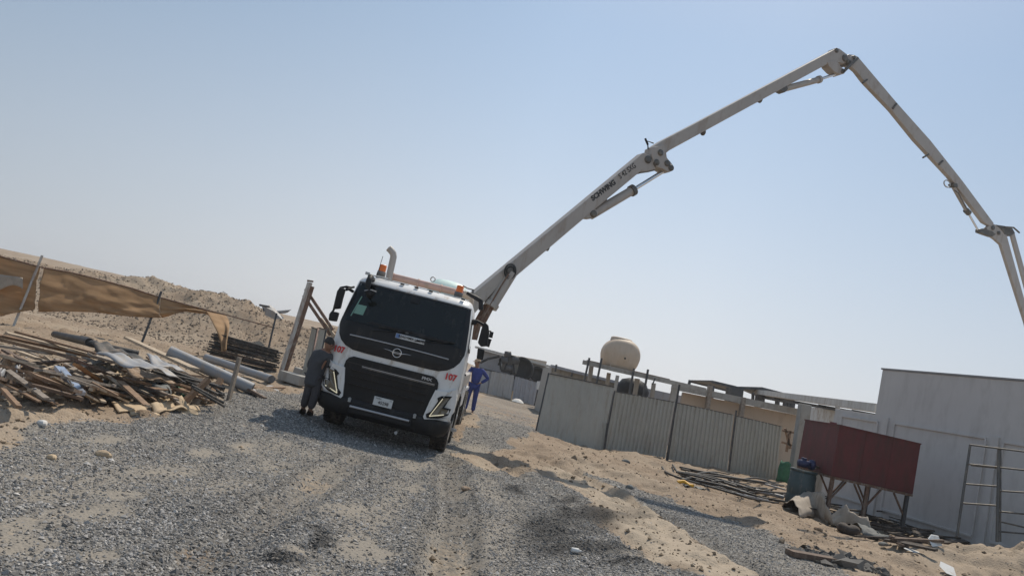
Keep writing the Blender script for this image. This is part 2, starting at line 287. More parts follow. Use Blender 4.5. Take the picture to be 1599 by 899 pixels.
# ------------------------------------------------------------------ mesh builder
def bevelmod(o, wdt, seg=2, ang=35):
    if wdt:
        b = o.modifiers.new('bevel', 'BEVEL'); b.width = wdt; b.segments = seg; b.limit_method = 'ANGLE'; b.angle_limit = rad(ang)
class MB:
    def __init__(s): s.v = []; s.f = []; s.sm = []
    def add(s, vs, fs, smooth=False):
        k = len(s.v); s.v += [Vector(v) for v in vs]; s.f += [tuple(i+k for i in f) for f in fs]; s.sm += [smooth]*len(fs); return s
    def box(s, c, d, rot=None):
        c = Vector(c); hx, hy, hz = d[0]/2, d[1]/2, d[2]/2
        vs = [Vector((x, y, z)) for x in (-hx, hx) for y in (-hy, hy) for z in (-hz, hz)]
        if rot is not None: vs = [rot@v for v in vs]
        return s.add([v+c for v in vs], [(0, 1, 3, 2), (4, 6, 7, 5), (0, 4, 5, 1), (2, 3, 7, 6), (0, 2, 6, 4), (1, 5, 7, 3)])
    def bar(s, a, b, w, h, up=(0, 0, 1)):
        a = Vector(a); b = Vector(b); d = (b-a); L = d.length; d.normalize(); up = Vector(up)
        x = d.cross(up)
        if x.length < 1e-3: x = d.cross(Vector((1, 0, 0)))
        x.normalize(); z = x.cross(d); rot = Matrix((x, d, z)).transposed()
        return s.box((a+b)/2, (w, L, h), rot)
    def tube(s, pts, r, n=10, caps=True, smooth=True):
        pts = [Vector(p) for p in pts]; rs = r if isinstance(r, (list, tuple)) else [r]*len(pts)
        rings = []; t0 = (pts[1]-pts[0]).normalized(); x = t0.orthogonal().normalized()
        for i, p in enumerate(pts):
            t = (pts[min(i+1, len(pts)-1)]-pts[max(i-1, 0)]).normalized()
            x = (x-t*x.dot(t)); x = x.normalized() if x.length > 1e-5 else t.orthogonal().normalized(); y = t.cross(x)
            rings.append([p+(x*c_(2*math.pi*k/n)+y*s_(2*math.pi*k/n))*rs[i] for k in range(n)])
        vs = [q for rg in rings for q in rg]; fs = []
        for i in range(len(pts)-1):
            for k in range(n): k2 = (k+1) % n; fs.append((i*n+k, i*n+k2, (i+1)*n+k2, (i+1)*n+k))
        s.add(vs, fs, smooth)
        if caps:
            s.add(rings[0], [tuple(range(n))[::-1]]); s.add(rings[-1], [tuple(range(n))])
        return s
    def prism(s, poly, off):
        """poly: list of 3d points (planar); off: Vector extrusion"""
        poly = [Vector(p) for p in poly]; n = len(poly); off = Vector(off)
        s.add(poly+[p+off for p in poly], [tuple(range(n)), tuple(range(2*n-1, n-1, -1))]+[(i, i+n, (i+1) % n+n, (i+1) % n) for i in range(n)]); return s
    def lathe(s, prof, c, axis=(0, 0, 1), n=24, smooth=True):
        """prof: (radius, along)"""
        ax = Vector(axis).normalized(); x = ax.orthogonal().normalized(); y = ax.cross(x); c = Vector(c); vs = []
        for r, a in prof: vs += [c+ax*a+(x*c_(2*math.pi*k/n)+y*s_(2*math.pi*k/n))*r for k in range(n)]
        fs = [(i*n+k, i*n+(k+1) % n, (i+1)*n+(k+1) % n, (i+1)*n+k) for i in range(len(prof)-1) for k in range(n)]
        s.add(vs, fs, smooth)
        if prof[0][0] > 1e-4: s.add(vs[:n], [tuple(range(n))[::-1]])
        if prof[-1][0] > 1e-4: s.add(vs[-n:], [tuple(range(n))])
        return s
    def grid(s, fn, nu, nv, smooth=True):
        vs = [Vector(fn(i/nu, j/nv)) for i in range(nu+1) for j in range(nv+1)]
        s.add(vs, [(i*(nv+1)+j, (i+1)*(nv+1)+j, (i+1)*(nv+1)+j+1, i*(nv+1)+j+1) for i in range(nu) for j in range(nv)], smooth); return s
    def build(s, name, m, parent=None, world=None, bevel=0, solid=0, loc=None):
        """world: inverse matrix taking world verts into the thing's frame"""
        vs = s.v
        if world is not None: vs = [world@v for v in vs]
        if loc is not None: loc = Vector(loc); vs = [v-loc for v in vs]
        me = bpy.data.meshes.new(name); me.from_pydata([tuple(v) for v in vs], [], s.f)
        for p, q in zip(me.polygons, s.sm): p.use_smooth = q
        bm = bmesh.new(); bm.from_mesh(me)
        if not solid: bmesh.ops.recalc_face_normals(bm, faces=bm.faces)
        bm.to_mesh(me); bm.free()
        me.materials.append(m); o = bpy.data.objects.new(name, me); COL.objects.link(o)
        if parent is not None: o.parent = parent
        if loc is not None and parent is None: o.location = loc
        if solid:
            sm = o.modifiers.new('solid', 'SOLIDIFY'); sm.thickness = solid; sm.offset = 0
        bevelmod(o, bevel)
        return o
def tag(o, label=None, cat=None, group=None, kind=None):
    if label: o['label'] = label
    if cat: o['category'] = cat
    if group: o['group'] = group
    if kind: o['kind'] = kind
    return o
def thing(name, label, cat, loc=(0, 0, 0), group=None):
    o = bpy.data.objects.new(name, None); o.empty_display_size = .2; COL.objects.link(o); o.location = loc
    return tag(o, label, cat, group)
def single(mb, name, m, label, cat, group=None, bevel=0, solid=0):
    n = len(mb.v); c = sum(mb.v, Vector())/n; c.z = min(v.z for v in mb.v)
    return tag(mb.build(name, m, loc=c, bevel=bevel, solid=solid), label, cat, group)
def part(mb, name, m, root, bevel=0, solid=0, parent=None):
    """world-space verts -> part of an unrotated root"""
    o = mb.build(name, m, parent=parent or root, world=Matrix.Translation(-root.location), bevel=bevel, solid=solid)
    return o
def text_mesh(name, s, size, mtx, m, parent, extrude=.002, bold=0., sx=1., shear=0., align='CENTER'):
    cu = bpy.data.curves.new('txt', 'FONT'); cu.body = s; cu.size = size; cu.extrude = extrude; cu.offset = bold; cu.align_x = align; cu.align_y = 'CENTER'; cu.shear = shear; cu.resolution_u = 3
    to = bpy.data.objects.new('txt', cu); COL.objects.link(to)
    dg = bpy.context.evaluated_depsgraph_get(); me = bpy.data.meshes.new_from_object(to.evaluated_get(dg))
    bpy.data.objects.remove(to); bpy.data.curves.remove(cu)
    me.transform(Matrix.Diagonal((sx, 1, 1, 1))); me.transform(mtx); me.materials.clear(); me.materials.append(m)
    o = bpy.data.objects.new(name, me); COL.objects.link(o); o.parent = parent; return o

# ------------------------------------------------------------------ numpy mesh
def np_mesh(name, V_, F_, m, attrs=None, smooth=False):
    me = bpy.data.meshes.new(name); nv, nf, k = len(V_), len(F_), F_.shape[1]
    me.vertices.add(nv); me.vertices.foreach_set('co', V_.astype(np.float32).ravel())
    me.loops.add(nf*k); me.loops.foreach_set('vertex_index', F_.astype(np.int32).ravel())
    me.polygons.add(nf); me.polygons.foreach_set('loop_start', np.arange(0, nf*k, k, dtype=np.int32))
    me.update(calc_edges=True)
    me.polygons.foreach_set('use_smooth', np.full(nf, smooth, dtype=bool))
    for a, arr in (attrs or {}).items():
        if arr.ndim == 1:
            at = me.attributes.new(a, 'FLOAT', 'POINT'); at.data.foreach_set('value', arr.astype(np.float32))
        else:
            at = me.attributes.new(a, 'FLOAT_COLOR', 'POINT'); at.data.foreach_set('color', np.c_[arr, np.ones(len(arr))].astype(np.float32).ravel())
    me.materials.append(m); o = bpy.data.objects.new(name, me); COL.objects.link(o); return o

# ------------------------------------------------------------------ ground
def ground_mat():
    m = bpy.data.materials.new('sand_and_gravel'); m.use_nodes = True; n = m.node_tree.nodes; l = m.node_tree.links
    b = n['Principled BSDF']; b.inputs['Roughness'].default_value = .95; b.inputs['Specular IOR Level'].default_value = .15
    g = n.new('ShaderNodeNewGeometry'); P = g.outputs['Position']
    def noise(sc, det=5, ro=.6):
        x = n.new('ShaderNodeTexNoise'); x.inputs['Scale'].default_value = sc; x.inputs['Detail'].default_value = det; x.inputs['Roughness'].default_value = ro; l.new(P, x.inputs['Vector']); return x.outputs[0]
    def ramp(inp, els):
        r = n.new('ShaderNodeValToRGB'); r.color_ramp.elements[0].position = els[0][0]; r.color_ramp.elements[0].color = (*els[0][1], 1)
        r.color_ramp.elements[1].position = els[-1][0]; r.color_ramp.elements[1].color = (*els[-1][1], 1)
        for p, c in els[1:-1]: e = r.color_ramp.elements.new(p); e.color = (*c, 1)
        l.new(inp, r.inputs[0]); return r.outputs[0]
    def mix(f, a, b_, t='MIX'):
        x = n.new('ShaderNodeMix'); x.data_type = 'RGBA'; x.blend_type = t
        for k, q in ((0, f), (6, a), (7, b_)):
            if hasattr(q, 'links') or hasattr(q, 'is_linked'): l.new(q, x.inputs[k])
            else: x.inputs[k].default_value = q if k == 0 else (*q, 1)
        return x.outputs[2]
    sand = ramp(noise(.9, 7, .65), [(.3, (.22, .168, .122)), (.5, (.285, .222, .162)), (.7, (.345, .275, .205))])
    spk = ramp(noise(26, 3, .7), [(.36, (.55, .50, .46)), (.5, (1, 1, 1)), (.66, (1.0, 1.0, 1.0))])
    sand = mix(.75, sand, spk, 'MULTIPLY')
    v = n.new('ShaderNodeTexVoronoi'); v.inputs['Scale'].default_value = 34; l.new(P, v.inputs['Vector'])
    sep = n.new('ShaderNodeSeparateColor'); l.new(v.outputs['Color'], sep.inputs[0])
    grav = ramp(sep.outputs[0], [(0, (.068, .065, .062)), (.4, (.12, .116, .11)), (.8, (.205, .20, .187)), (1, (.37, .355, .33))])
    dustn = ramp(noise(1.6, 6, .7), [(.42, (0, 0, 0)), (.68, (1, 1, 1))])
    adu = n.new('ShaderNodeAttribute'); adu.attribute_name = 'dust'; dm = n.new('ShaderNodeMath'); dm.operation = 'MAXIMUM'; dm2 = n.new('ShaderNodeMath'); dm2.operation = 'MULTIPLY'; dm2.inputs[1].default_value = .35; l.new(dustn, dm2.inputs[0]); l.new(adu.outputs['Fac'], dm.inputs[0]); l.new(dm2.outputs[0], dm.inputs[1])
    grav = mix(dm.outputs[0], grav, (.25, .225, .19)); sand = mix(adu.outputs['Fac'], sand, (.36, .30, .23))
    at = n.new('ShaderNodeAttribute'); at.attribute_name = 'gravel'
    ad = n.new('ShaderNodeAttribute'); ad.attribute_name = 'dark'
    ma = n.new('ShaderNodeMath'); ma.operation = 'ADD'; l.new(at.outputs['Fac'], ma.inputs[0])
    mb_ = n.new('ShaderNodeMath'); mb_.operation = 'MULTIPLY_ADD'; l.new(noise(11, 5, .7), mb_.inputs[0]); mb_.inputs[1].default_value = 1.3; mb_.inputs[2].default_value = -.65
    l.new(mb_.outputs[0], ma.inputs[1]); fac = ramp(ma.outputs[0], [(.38, (0, 0, 0)), (.58, (1, 1, 1))])
    colr = mix(fac, sand, grav)
    df = n.new('ShaderNodeMath'); df.operation = 'MULTIPLY'; l.new(ad.outputs['Fac'], df.inputs[0]); df.inputs[1].default_value = .88
    colr = mix(df.outputs[0], colr, (.05, .048, .046))
    l.new(colr, b.inputs['Base Color'])
    bp = n.new('ShaderNodeBump'); bp.inputs['Strength'].default_value = .6; bp.inputs['Distance'].default_value = .02
    hh = n.new('ShaderNodeMath'); hh.operation = 'MULTIPLY_ADD'; l.new(v.outputs['Distance'], hh.inputs[0]); hh.inputs[1].default_value = -.8; l.new(noise(18, 4, .7), hh.inputs[2])
    l.new(hh.outputs[0], bp.inputs['Height']); l.new(bp.outputs[0], b.inputs['Normal'])
    return m
ang = np.concatenate([np.arange(-180, -56, 4.), np.arange(-56, 56, .16), np.arange(56, 180, 4.)])
radii = np.concatenate([[.02, .6, 1.4, 2.0], np.exp(np.arange(math.log(2.6), math.log(75), .0045)), np.exp(np.arange(math.log(76), math.log(4000), .06))])
A, Rr = np.meshgrid(np.radians(ang), radii, indexing='xy')
gx = (Rr*np.sin(A)).ravel(); gy = (Rr*np.cos(A)).ravel()
gzv = height(gx, gy); gm, gd = masks(gx, gy)
na, nr = len(ang), len(radii); GZ = gzv.reshape(nr, na); I = np.arange(nr*na).reshape(nr, na)
a0 = I[:-1, :]; a1 = I[1:, :]
F = np.stack([a0, np.roll(a0, -1, 1), np.roll(a1, -1, 1), a1], -1).reshape(-1, 4)
ground = np_mesh('ground', np.c_[gx, gy, gzv], F, ground_mat(), {'gravel': gm, 'dark': gd, 'dust': dustf(gx, gy)}, True)
tag(ground, 'sand with a strip of crushed grey gravel', None, None, 'structure')

# ------------------------------------------------------------------ loose stones
def stone_mat():
    m = bpy.data.materials.new('stone'); m.use_nodes = True; n = m.node_tree.nodes; l = m.node_tree.links
    b = n['Principled BSDF']; b.inputs['Roughness'].default_value = .85; b.inputs['Specular IOR Level'].default_value = .3
    a = n.new('ShaderNodeAttribute'); a.attribute_name = 'tint'; l.new(a.outputs['Color'], b.inputs['Base Color']); return m
M_stone = stone_mat()
OCT = np.array([[1, 0, 0], [-1, 0, 0], [0, 1, 0], [0, -1, 0], [0, 0, 1], [0, 0, -1]], float)
OF = np.array([[0, 2, 4], [2, 1, 4], [1, 3, 4], [3, 0, 4], [2, 0, 5], [1, 2, 5], [3, 1, 5], [0, 3, 5]])
def stones(name, X, Y, size, tints, label, sink=.2, flat=.7):
    N = len(X); Z = height(X, Y)
    v = OCT[None]*(1+rng.uniform(-.35, .35, (N, 6, 1)))*size[:, None, None]
    v = v*np.array([1, 1, flat])[None, None]*rng.uniform(.7, 1.25, (N, 1, 3)) + rng.normal(0, .12, (N, 6, 3))*size[:, None, None]
    th = rng.uniform(0, 6.28, N); ph = rng.normal(0, .5, N)
    x = v[..., 0]*np.cos(th)[:, None]-v[..., 1]*np.sin(th)[:, None]; y = v[..., 0]*np.sin(th)[:, None]+v[..., 1]*np.cos(th)[:, None]; z = v[..., 2]
    y2 = y*np.cos(ph)[:, None]-z*np.sin(ph)[:, None]; z2 = y*np.sin(ph)[:, None]+z*np.cos(ph)[:, None]
    P_ = np.stack([x+X[:, None], y2+Y[:, None], z2+(Z+size*sink)[:, None]], -1).reshape(-1, 3)
    Fc = (OF[None]+(np.arange(N)*6)[:, None, None]).reshape(-1, 3)
    o = np_mesh(name, P_, Fc, M_stone, {'tint': np.repeat(tints, 6, 0)})
    return tag(o, label, None, None, 'stuff')
def scatter(N, dmin, dmax, power, amin=-44, amax=44):
    u = rng.uniform(0, 1, N); a = 2-power
    r = (dmin**a+u*(dmax**a-dmin**a))**(1/a) if abs(a) > 1e-6 else dmin*(dmax/dmin)**u
    t = np.radians(rng.uniform(amin, amax, N)); return r*np.sin(t), r*np.cos(t)
X, Y = scatter(640000, 3.6, 36, 1.74); g, d = masks(X, Y); du = dustf(X, Y); keep = rng.uniform(0, 1, len(X)) < (g**1.4*.92+.02)*(1-.80*du**1.5); X, Y, g, d, du = X[keep], Y[keep], g[keep], d[keep], du[keep]
N = len(X); base = rng.beta(1.5, 2.6, N)*.46+.085; dst = rng.uniform(0, 1, N) < .10+.5*du
base = base*(1-.62*np.clip(d, 0, 1))
T = np.stack([base*1.03, base*.985, base*.93], -1); T[dst] = T[dst]*.45+np.array([.28, .25, .21])*.55
stones('gravel', X, Y, rng.gamma(5, .00168, N)*(1+.012*np.hypot(X, Y)), T, 'crushed grey gravel spread over the road')
X, Y = scatter(26000, 5, 34, 1.7); g, d = masks(X, Y); keep = (rng.uniform(0, 1, len(X)) > g*1.6); X, Y = X[keep], Y[keep]; N = len(X)
b2 = rng.uniform(.55, 1.15, N)[:, None]; T = np.array([.25, .19, .13])[None]*b2
stones('pebbles', X, Y, rng.gamma(1.6, .0075, N)+.003, T, 'small stones and clods on the sand')
N = 22000; X = -5-35*rng.beta(1, 1.6, N); Y = rng.uniform(30, 47, N)
b2 = rng.uniform(.55, 1.15, N)[:, None]; T = np.array([.25, .195, .145])[None]*b2
stones('dune_clods', X, Y, np.minimum(rng.gamma(1.3, .02, N)+.006, .065), T, 'clods and rubble strewn on the sand bank')

# ================================================================== CONCRETE PUMP TRUCK
TILT = rad(1.2); TX, TY = -1.80, 13.8
truck = thing('concrete_pump_truck', 'white concrete pump truck with a raised folded boom, standing on the gravel', 'truck', (TX, TY, 0))
truck.rotation_euler = (0, TILT, 0)
TW = Matrix.Translation((TX, TY, 0))@Matrix.Rotation(TILT, 4, 'Y'); TI = TW.inverted()
def T(px, py, y=0.0):
    """picture point on the truck's plane at local depth y -> truck coordinates"""
    o = TI@Vector((0, 0, EYE)); d = (TI.to_3x3()@ray(px, py)); t = (y-o.y)/d.y; return o+d*t
ZY = [(.60, .03), (.95, .02), (1.45, .0), (1.65, .0), (1.98, .03), (2.35, .15), (2.74, .30), (2.82, .34), (2.90, .46), (2.945, .62)]
HW = [(.60, 1.20), (1.45, 1.225), (1.98, 1.20), (2.74, 1.12), (2.82, 1.11), (2.90, 1.06), (2.945, .97)]
def lerp_tab(t, z):
    if z <= t[0][0]: return t[0][1]
    for (a, b), (c, d) in zip(t[:-1], t[1:]):
        if z <= c: return b+(d-b)*(z-a)/(c-a)
    return t[-1][1]
def yf(x, z): return lerp_tab(ZY, z)+.035*(x/1.1)**2+.16*max(0, (abs(x)/lerp_tab(HW, z))-.80)**2/.04
def cab_section(z, n=28):
    hw = lerp_tab(HW, z); pts = []
    for k in range(n+1): x = -hw+2*hw*k/n; pts.append((x, yf(x, z), z))
    top = sstep(2.80, 2.945, z); yb = 1.95-.12*float(top)
    pts += [(hw, .45+yf(0, z)*.6, z), (hw, 1.1, z), (hw, yb-.12, z), (hw-.06, yb, z), (0, yb+.02, z), (-hw+.06, yb, z), (-hw, yb-.12, z), (-hw, 1.1, z), (-hw, .45+yf(0, z)*.6, z)]
    return [Vector(p) for p in pts]
zs = [.62, .9, 1.2, 1.45, 1.7, 1.98, 2.2, 2.45, 2.74, 2.80, 2.85, 2.89, 2.92, 2.945]
mb = MB(); secs = [cab_section(z) for z in zs]; n = len(secs[0])
vs = [p for q in secs for p in q]; fs = [(i*n+k, i*n+(k+1) % n, (i+1)*n+(k+1) % n, (i+1)*n+k) for i in range(len(zs)-1) for k in range(n)]
mb.add(vs, fs, True); mb.add(secs[-1], [tuple(range(n))]); mb.add(secs[0], [tuple(range(n))])
cab = mb.build('cab_body', M_white, truck)
def patch(rows, m, name, off, thick=.02, parent=truck, nx=22, nz=6, bev=0):
    """rows: (z, xl, xr) bottom to top, following the cab's front"""
    def fn(u, v):
        t = v*(len(rows)-1); i = min(int(t), len(rows)-2); f = t-i
        z = rows[i][0]*(1-f)+rows[i+1][0]*f; xl = rows[i][1]*(1-f)+rows[i+1][1]*f; xr = rows[i][2]*(1-f)+rows[i+1][2]*f
        x = xl+(xr-xl)*u; return Vector((x, yf(x, z)-off, z))
    mb = MB(); nv = nz*(len(rows)-1)
    mb.grid(fn, nx, nv); mb.grid(lambda u, v: fn(u, v)+Vector((0, thick, 0)), nx, nv)
    for e in (lambda t, s_: fn(0, t)+Vector((0, s_*thick, 0)), lambda t, s_: fn(1, t)+Vector((0, s_*thick, 0)), lambda t, s_: fn(t, 0)+Vector((0, s_*thick, 0)), lambda t, s_: fn(t, 1)+Vector((0, s_*thick, 0))):
        mb.grid(e, 24, 1, False)
    return mb.build(name, m, parent)
def sym(rows): return [(z, -x, x) for z, x in rows]
patch(sym([(1.50, .55), (1.51, .80), (1.56, .95), (1.64, 1.06), (1.75, 1.14), (1.90, 1.185), (2.0, 1.185), (2.4, 1.14), (2.765, 1.085)]), M_gloss, 'front_black_panel', .010, nz=3)
ws = patch(sym([(2.01, 1.09), (2.4, 1.055), (2.735, 1.01)]), M_glass, 'windscreen', .018, thick=.008, nz=8)
patch(sym([(2.03, .70), (2.09, .62)]), M_black, 'dashboard_edge', .021, .004, ws)
patch([(2.62, -.04, .12), (2.735, -.05, .13)], M_black, 'camera_housing', .04, .03, ws)
patch([(2.16, -.98, -.80), (2.34, -.95, -.78)], M_paper, 'paper_sheet', .022, .004, ws)
patch([(2.10, -1.02, -1.0), (2.50, -.94, -.92)], M_paper, 'pillar_sticker', .022, .004, ws)
patch([(2.035, -.10, .10), (2.06, -.10, .10)], M_sheet, 'dashboard_tray', .024, .004, ws)
brd = patch([(1.91, -.11, .43), (1.995, -.11, .43)], M_plate, 'windscreen_board', .028, .008, ws)
patch([(1.915, -.105, -.03), (1.99, -.105, -.03)], M_blue, 'board_logo', .031, .004, brd)
FR = Matrix(((1, 0, 0, 0), (0, 0, -1, 0), (0, 1, 0, 0), (0, 0, 0, 1)))    # text plane -> facing the viewer (-Y)
text_mesh('board_lettering', 'READYMIX LIMITED', .064, Matrix.Translation((.2, yf(.2, 1.95)-.033, 1.952))@FR, M_blkpaint, brd, bold=.002, sx=.92)
# wipers
for x0, x1 in ((-.55, .05), (.25, .85)):
    mb = MB(); mb.tube([(x0, yf(x0, 1.93)-.03, 1.93), (x1, yf(x1, 2.05)-.045, 2.05)], .010, 6); mb.bar((x0+.1, yf(x0, 2.02)-.04, 2.03), (x1+.12, yf(x1, 2.06)-.04, 2.075), .012, .03); mb.build('wiper', M_black, ws)
# chrome strips, emblem
mb = MB(); pts = [Vector((x, yf(x, 1.77)-.016, 1.775-.012*(x/.9)**2)) for x in np.linspace(-.92, .93, 20)]; mb.tube(pts, .012, 6); mb.build('chrome_strip', M_silver, truck)
mb = MB(); 
ring = [(.078*c_(a)+0, -.034, 1.645+.078*s_(a)) for a in np.linspace(0, 2*math.pi, 29)]; mb.tube(ring, .009, 8, caps=False)
em = mb.build('emblem_ring', M_chrome, truck)
mb = MB(); mb.box((0, -.03, 1.645), (.15, .012, .035)); mb.build('emblem_bar', M_silver, em)
text_mesh('emblem_lettering', 'VOLVO', .028, Matrix.Translation((0, -.039, 1.645))@FR, M_blkpaint, em, bold=.0008)
for sg in (-1, 1):
    mb = MB(); mb.tube([(sg*.085, -.028, 1.645), (sg*.14, -.022, 1.66), (sg*.26, -.012, 1.668)], [.009, .006, .002], 6); mb.build('emblem_wing', M_chrome, em)
# grille and bumper
gr = patch(sym([(.60, .80), (.75, .84), (1.0, .86), (1.22, .87), (1.30, .86), (1.36, .82), (1.40, .74)]), M_black, 'grille', .035, .08, nz=3)
for k, z in enumerate((1.255, 1.235)): patch([(z, -.55+.0*k, .80), (z+.012, -.55, .80)], M_silver if k == 0 else M_chassis, 'grille_line', .040, .006, gr, nz=1)
patch(sym([(1.272, .83), (1.292, .84)]), M_blkpaint, 'grille_gap', .037, .004, gr, nz=1)
for z in (.90, 1.04, 1.15): patch(sym([(z-.018, .70), (z+.018, .72)]), M_gloss, 'grille_slat', .055, .025, gr, nz=1)
text_mesh('model_lettering', 'FMX', .07, Matrix.Translation((.64, yf(.64, 1.33)-.05, 1.325))@FR, M_silver, gr, extrude=.004, bold=.003, sx=1.35)
def ring_loft(levels, depth, xin=None):
    mb = MB(); R = []
    for z, hw, y0 in levels:
        pts = []
        for k in range(21):
            x = -hw+2*hw*k/20; pts.append(Vector((x, y0+.05*(x/1.1)**2+.22*max(0, abs(x)/hw-.82)**2/.0324, z)))
        pts += [Vector((hw, depth, z)), Vector((-hw, depth, z))]; R.append(pts)
    n = len(R[0]); mb.add([p for r in R for p in r], [(i*n+k, i*n+(k+1) % n, (i+1)*n+(k+1) % n, (i+1)*n+k) for i in range(len(R)-1) for k in range(n)], True)
    mb.add(R[0], [tuple(range(n))]); mb.add(R[-1], [tuple(range(n))]); return mb
bump_o = ring_loft([(.34, 1.08, .08), (.38, 1.17, .0), (.45, 1.215, -.05), (.58, 1.235, -.06), (.64, 1.235, -.05), (.66, 1.22, -.03)], .75).build('bumper', M_black, truck)
mb = MB(); mb.box((0, -.085, .50), (1.15, .05, .15)); mb.build('bumper_centre', M_black, bump_o, bevel=.015)
mb = MB(); mb.tube([(-.56, -.125, .535), (.53, -.125, .535)], .02, 10); mb.build('bumper_bar', M_silver, bump_o)
for x in (-.60, .60):
    mb = MB(); mb.lathe([(.028, 0), (.028, .03), (.018, .032), (.018, .01)], (x, -.07, .655), (0, -1, 0), 14); mb.box((x, -.075, .625), (.05, .03, .05)); mb.build('tow_eye', M_galv, bump_o, bevel=.004)
mb = MB(); mb.tube([(.35, .2, .30), (.35, -.02, .27)], .02, 8); mb.lathe([(.03, 0), (.03, .03)], (.35, -.03, .27), (0, -1, 0), 14); mb.build('tow_pin', M_galv, bump_o)
pl = MB().box((-.01, -.078, .735), (.345, .012, .155)).build('number_plate', M_plate, gr, bevel=.004)
text_mesh('plate_number', '45298', .082, Matrix.Translation((.0, -.087, .715))@FR, M_blkpaint, pl, bold=.001, sx=.95)
text_mesh('plate_lettering', 'DUBAI', .034, Matrix.Translation((-.10, -.087, .785))@FR, M_blkpaint, pl)
text_mesh('plate_code', '14', .034, Matrix.Translation((.12, -.087, .785))@FR, M_blkpaint, pl)
# headlamps
HLW = [(680, 608.5), (700, 612), (712, 608), (712, 632), (709, 644), (701, 652), (690, 655), (662, 654), (660.5, 650), (670, 628)]
HLK = [(683, 621), (690, 618), (706, 619), (700, 626), (694, 636), (704, 639), (699, 649), (684, 653), (666, 652), (665, 646), (673, 642), (684, 626)]
HLI = [(691, 621), (702, 621.5), (696, 629), (690, 637.5), (700, 640.5), (695, 648), (684, 650.5), (671, 649.5), (681, 637)]
def yh(x, z): return -.045+.20*max(0, abs(x)/1.22-.84)**2/.0256+.03*(x)**2*.3
def face(polypx, off, thick, m, name, parent, sgn):
    P_ = [T(a, b, -.03) for a, b in polypx]; pts = []
    for a, b in zip(P_, P_[1:]+P_[:1]):
        for k in range(4): pts.append(a.lerp(b, k/4))
    P2 = [Vector((sgn*min(p.x, 1.245), 0, p.z)) for p in pts]; n = len(P2)
    fr = [Vector((p.x, yh(p.x, p.z)-off, p.z)) for p in P2]; bk = [p+Vector((0, thick, 0)) for p in fr]
    mb = MB(); mb.add(fr+bk, [tuple(range(n)), tuple(range(2*n-1, n-1, -1))]+[(i, i+n, (i+1) % n+n, (i+1) % n) for i in range(n)])
    return mb.build(name, m, parent, bevel=.006)
for sg in (1, -1):
    hl = face(HLW, .0, .35, M_white, 'headlight', truck, sg)
    face(HLK, .010, .02, M_gloss, 'headlight_bezel', hl, sg)
    face(HLI, .016, .012, M_lens, 'headlight_lens', hl, sg)
    a = [T(*q, -.03) for q in ((691.5, 622.5), (670.5, 649.2), (693, 647.3))]
    a = [Vector((sg*p.x, yh(p.x, p.z)-.024, p.z)) for p in a]
    mb = MB(); mb.bar(a[0], a[1], .013, .012, (0, 1, 0)); mb.build('daylight_strip', M_drl, hl)
    mb = MB(); mb.bar(a[1], a[2], .016, .012, (0, 1, 0)); mb.build('daylight_strip', M_drl, hl)
for sg in (1, -1):
    text_mesh('fleet_number', '107', .155, Matrix.Translation((sg*1.045, yf(1.045, 1.44)-.006, 1.455))@Matrix.Rotation(sg*rad(21), 4, 'Z')@FR, M_red, truck, extrude=.004, bold=.005)
# roof: visor lip, lights, beacons, antenna
patch(sym([(2.768, 1.09), (2.785, 1.095)]), M_chassis, 'visor_edge', .012, .02, nz=1)
for a, b in ((579, 427.5), (630, 439), (652, 445), (674, 451.5), (724, 465)):
    p = T(a, b, .5); mb = MB(); mb.box((p.x, .47, 2.925), (.075, .05, .03)); mb.build('marker_light', M_black, truck, bevel=.008)
mb = MB()
for x in (-.7, -.1, .5): mb.bar((x, .62, 2.95), (x+.5, .62, 2.95), .03, .012)
mb.build('roof_rib', M_white, truck)
for a, b in ((597.5, 419.5), (718, 452)):
    p = T(a, b, .8); mb = MB(); mb.lathe([(.07, 0), (.07, .12), (.06, .135), (0, .14)], (p.x, .8, p.z-.06), n=18)
    bc = mb.build('beacon', M_orange, truck); mb = MB(); mb.lathe([(.085, 0), (.085, .04), (.072, .05)], (p.x, .8, p.z-.105), n=18); mb.box((p.x, .8, (2.94+p.z-.1)/2), (.16, .10, max(.02, p.z-.1-2.94))); mb.build('beacon_base', M_chassis, bc)
a, b = T(590, 424, .75), T(598, 400, .75); a.z = 2.93
mb = MB(); mb.tube([a, b], .006, 5); mb.build('antenna', M_black, truck)
mb = MB(); mb.tube([(-.98, .5, 2.95), (-.55, .55, 2.97)], .012, 6); mb.box((-1.0, .52, 2.965), (.08, .06, .05)); mb.build('roof_bracket', M_galv, truck)
# exhaust stack
ex = [T(606.5, 440, 2.15), T(608.5, 428, 2.15), T(613, 408, 2.15), T(614.5, 401, 2.15), T(614, 396, 2.15), T(610.5, 391, 2.15), T(607, 387.5, 2.15)]
ex = [ex[0]-Vector((0, 0, 1.9))]+ex
mb = MB(); mb.tube(ex, [.072]*len(ex), 14); mb.build('exhaust_stack', M_boom, truck)
# pipe carried across behind the cab roof, elbow
pa, pb = T(613, 432, 2.3), T(724, 459, 2.3)
mb = MB(); mb.tube([pa+Vector((-.05, 0, -.05)), pa, pb], .075, 16); pk = mb.build('delivery_pipe', M_pinkpipe, truck)
for f in (.0, .36, .68, .97):
    q = pa.lerp(pb, f); mb = MB(); mb.lathe([(.08, -.02), (.09, -.018), (.09, .018), (.08, .02)], q, (pb-pa), 16); mb.build('pipe_clamp', M_pinkpipe, pk)
mb = MB(); mb.tube([pb, pb+Vector((.10, 0, -.02)), pb+Vector((.17, .02, -.10)), pb+Vector((.18, .05, -.25))], .082, 14); mb.build('pipe_elbow', M_tank, pk)
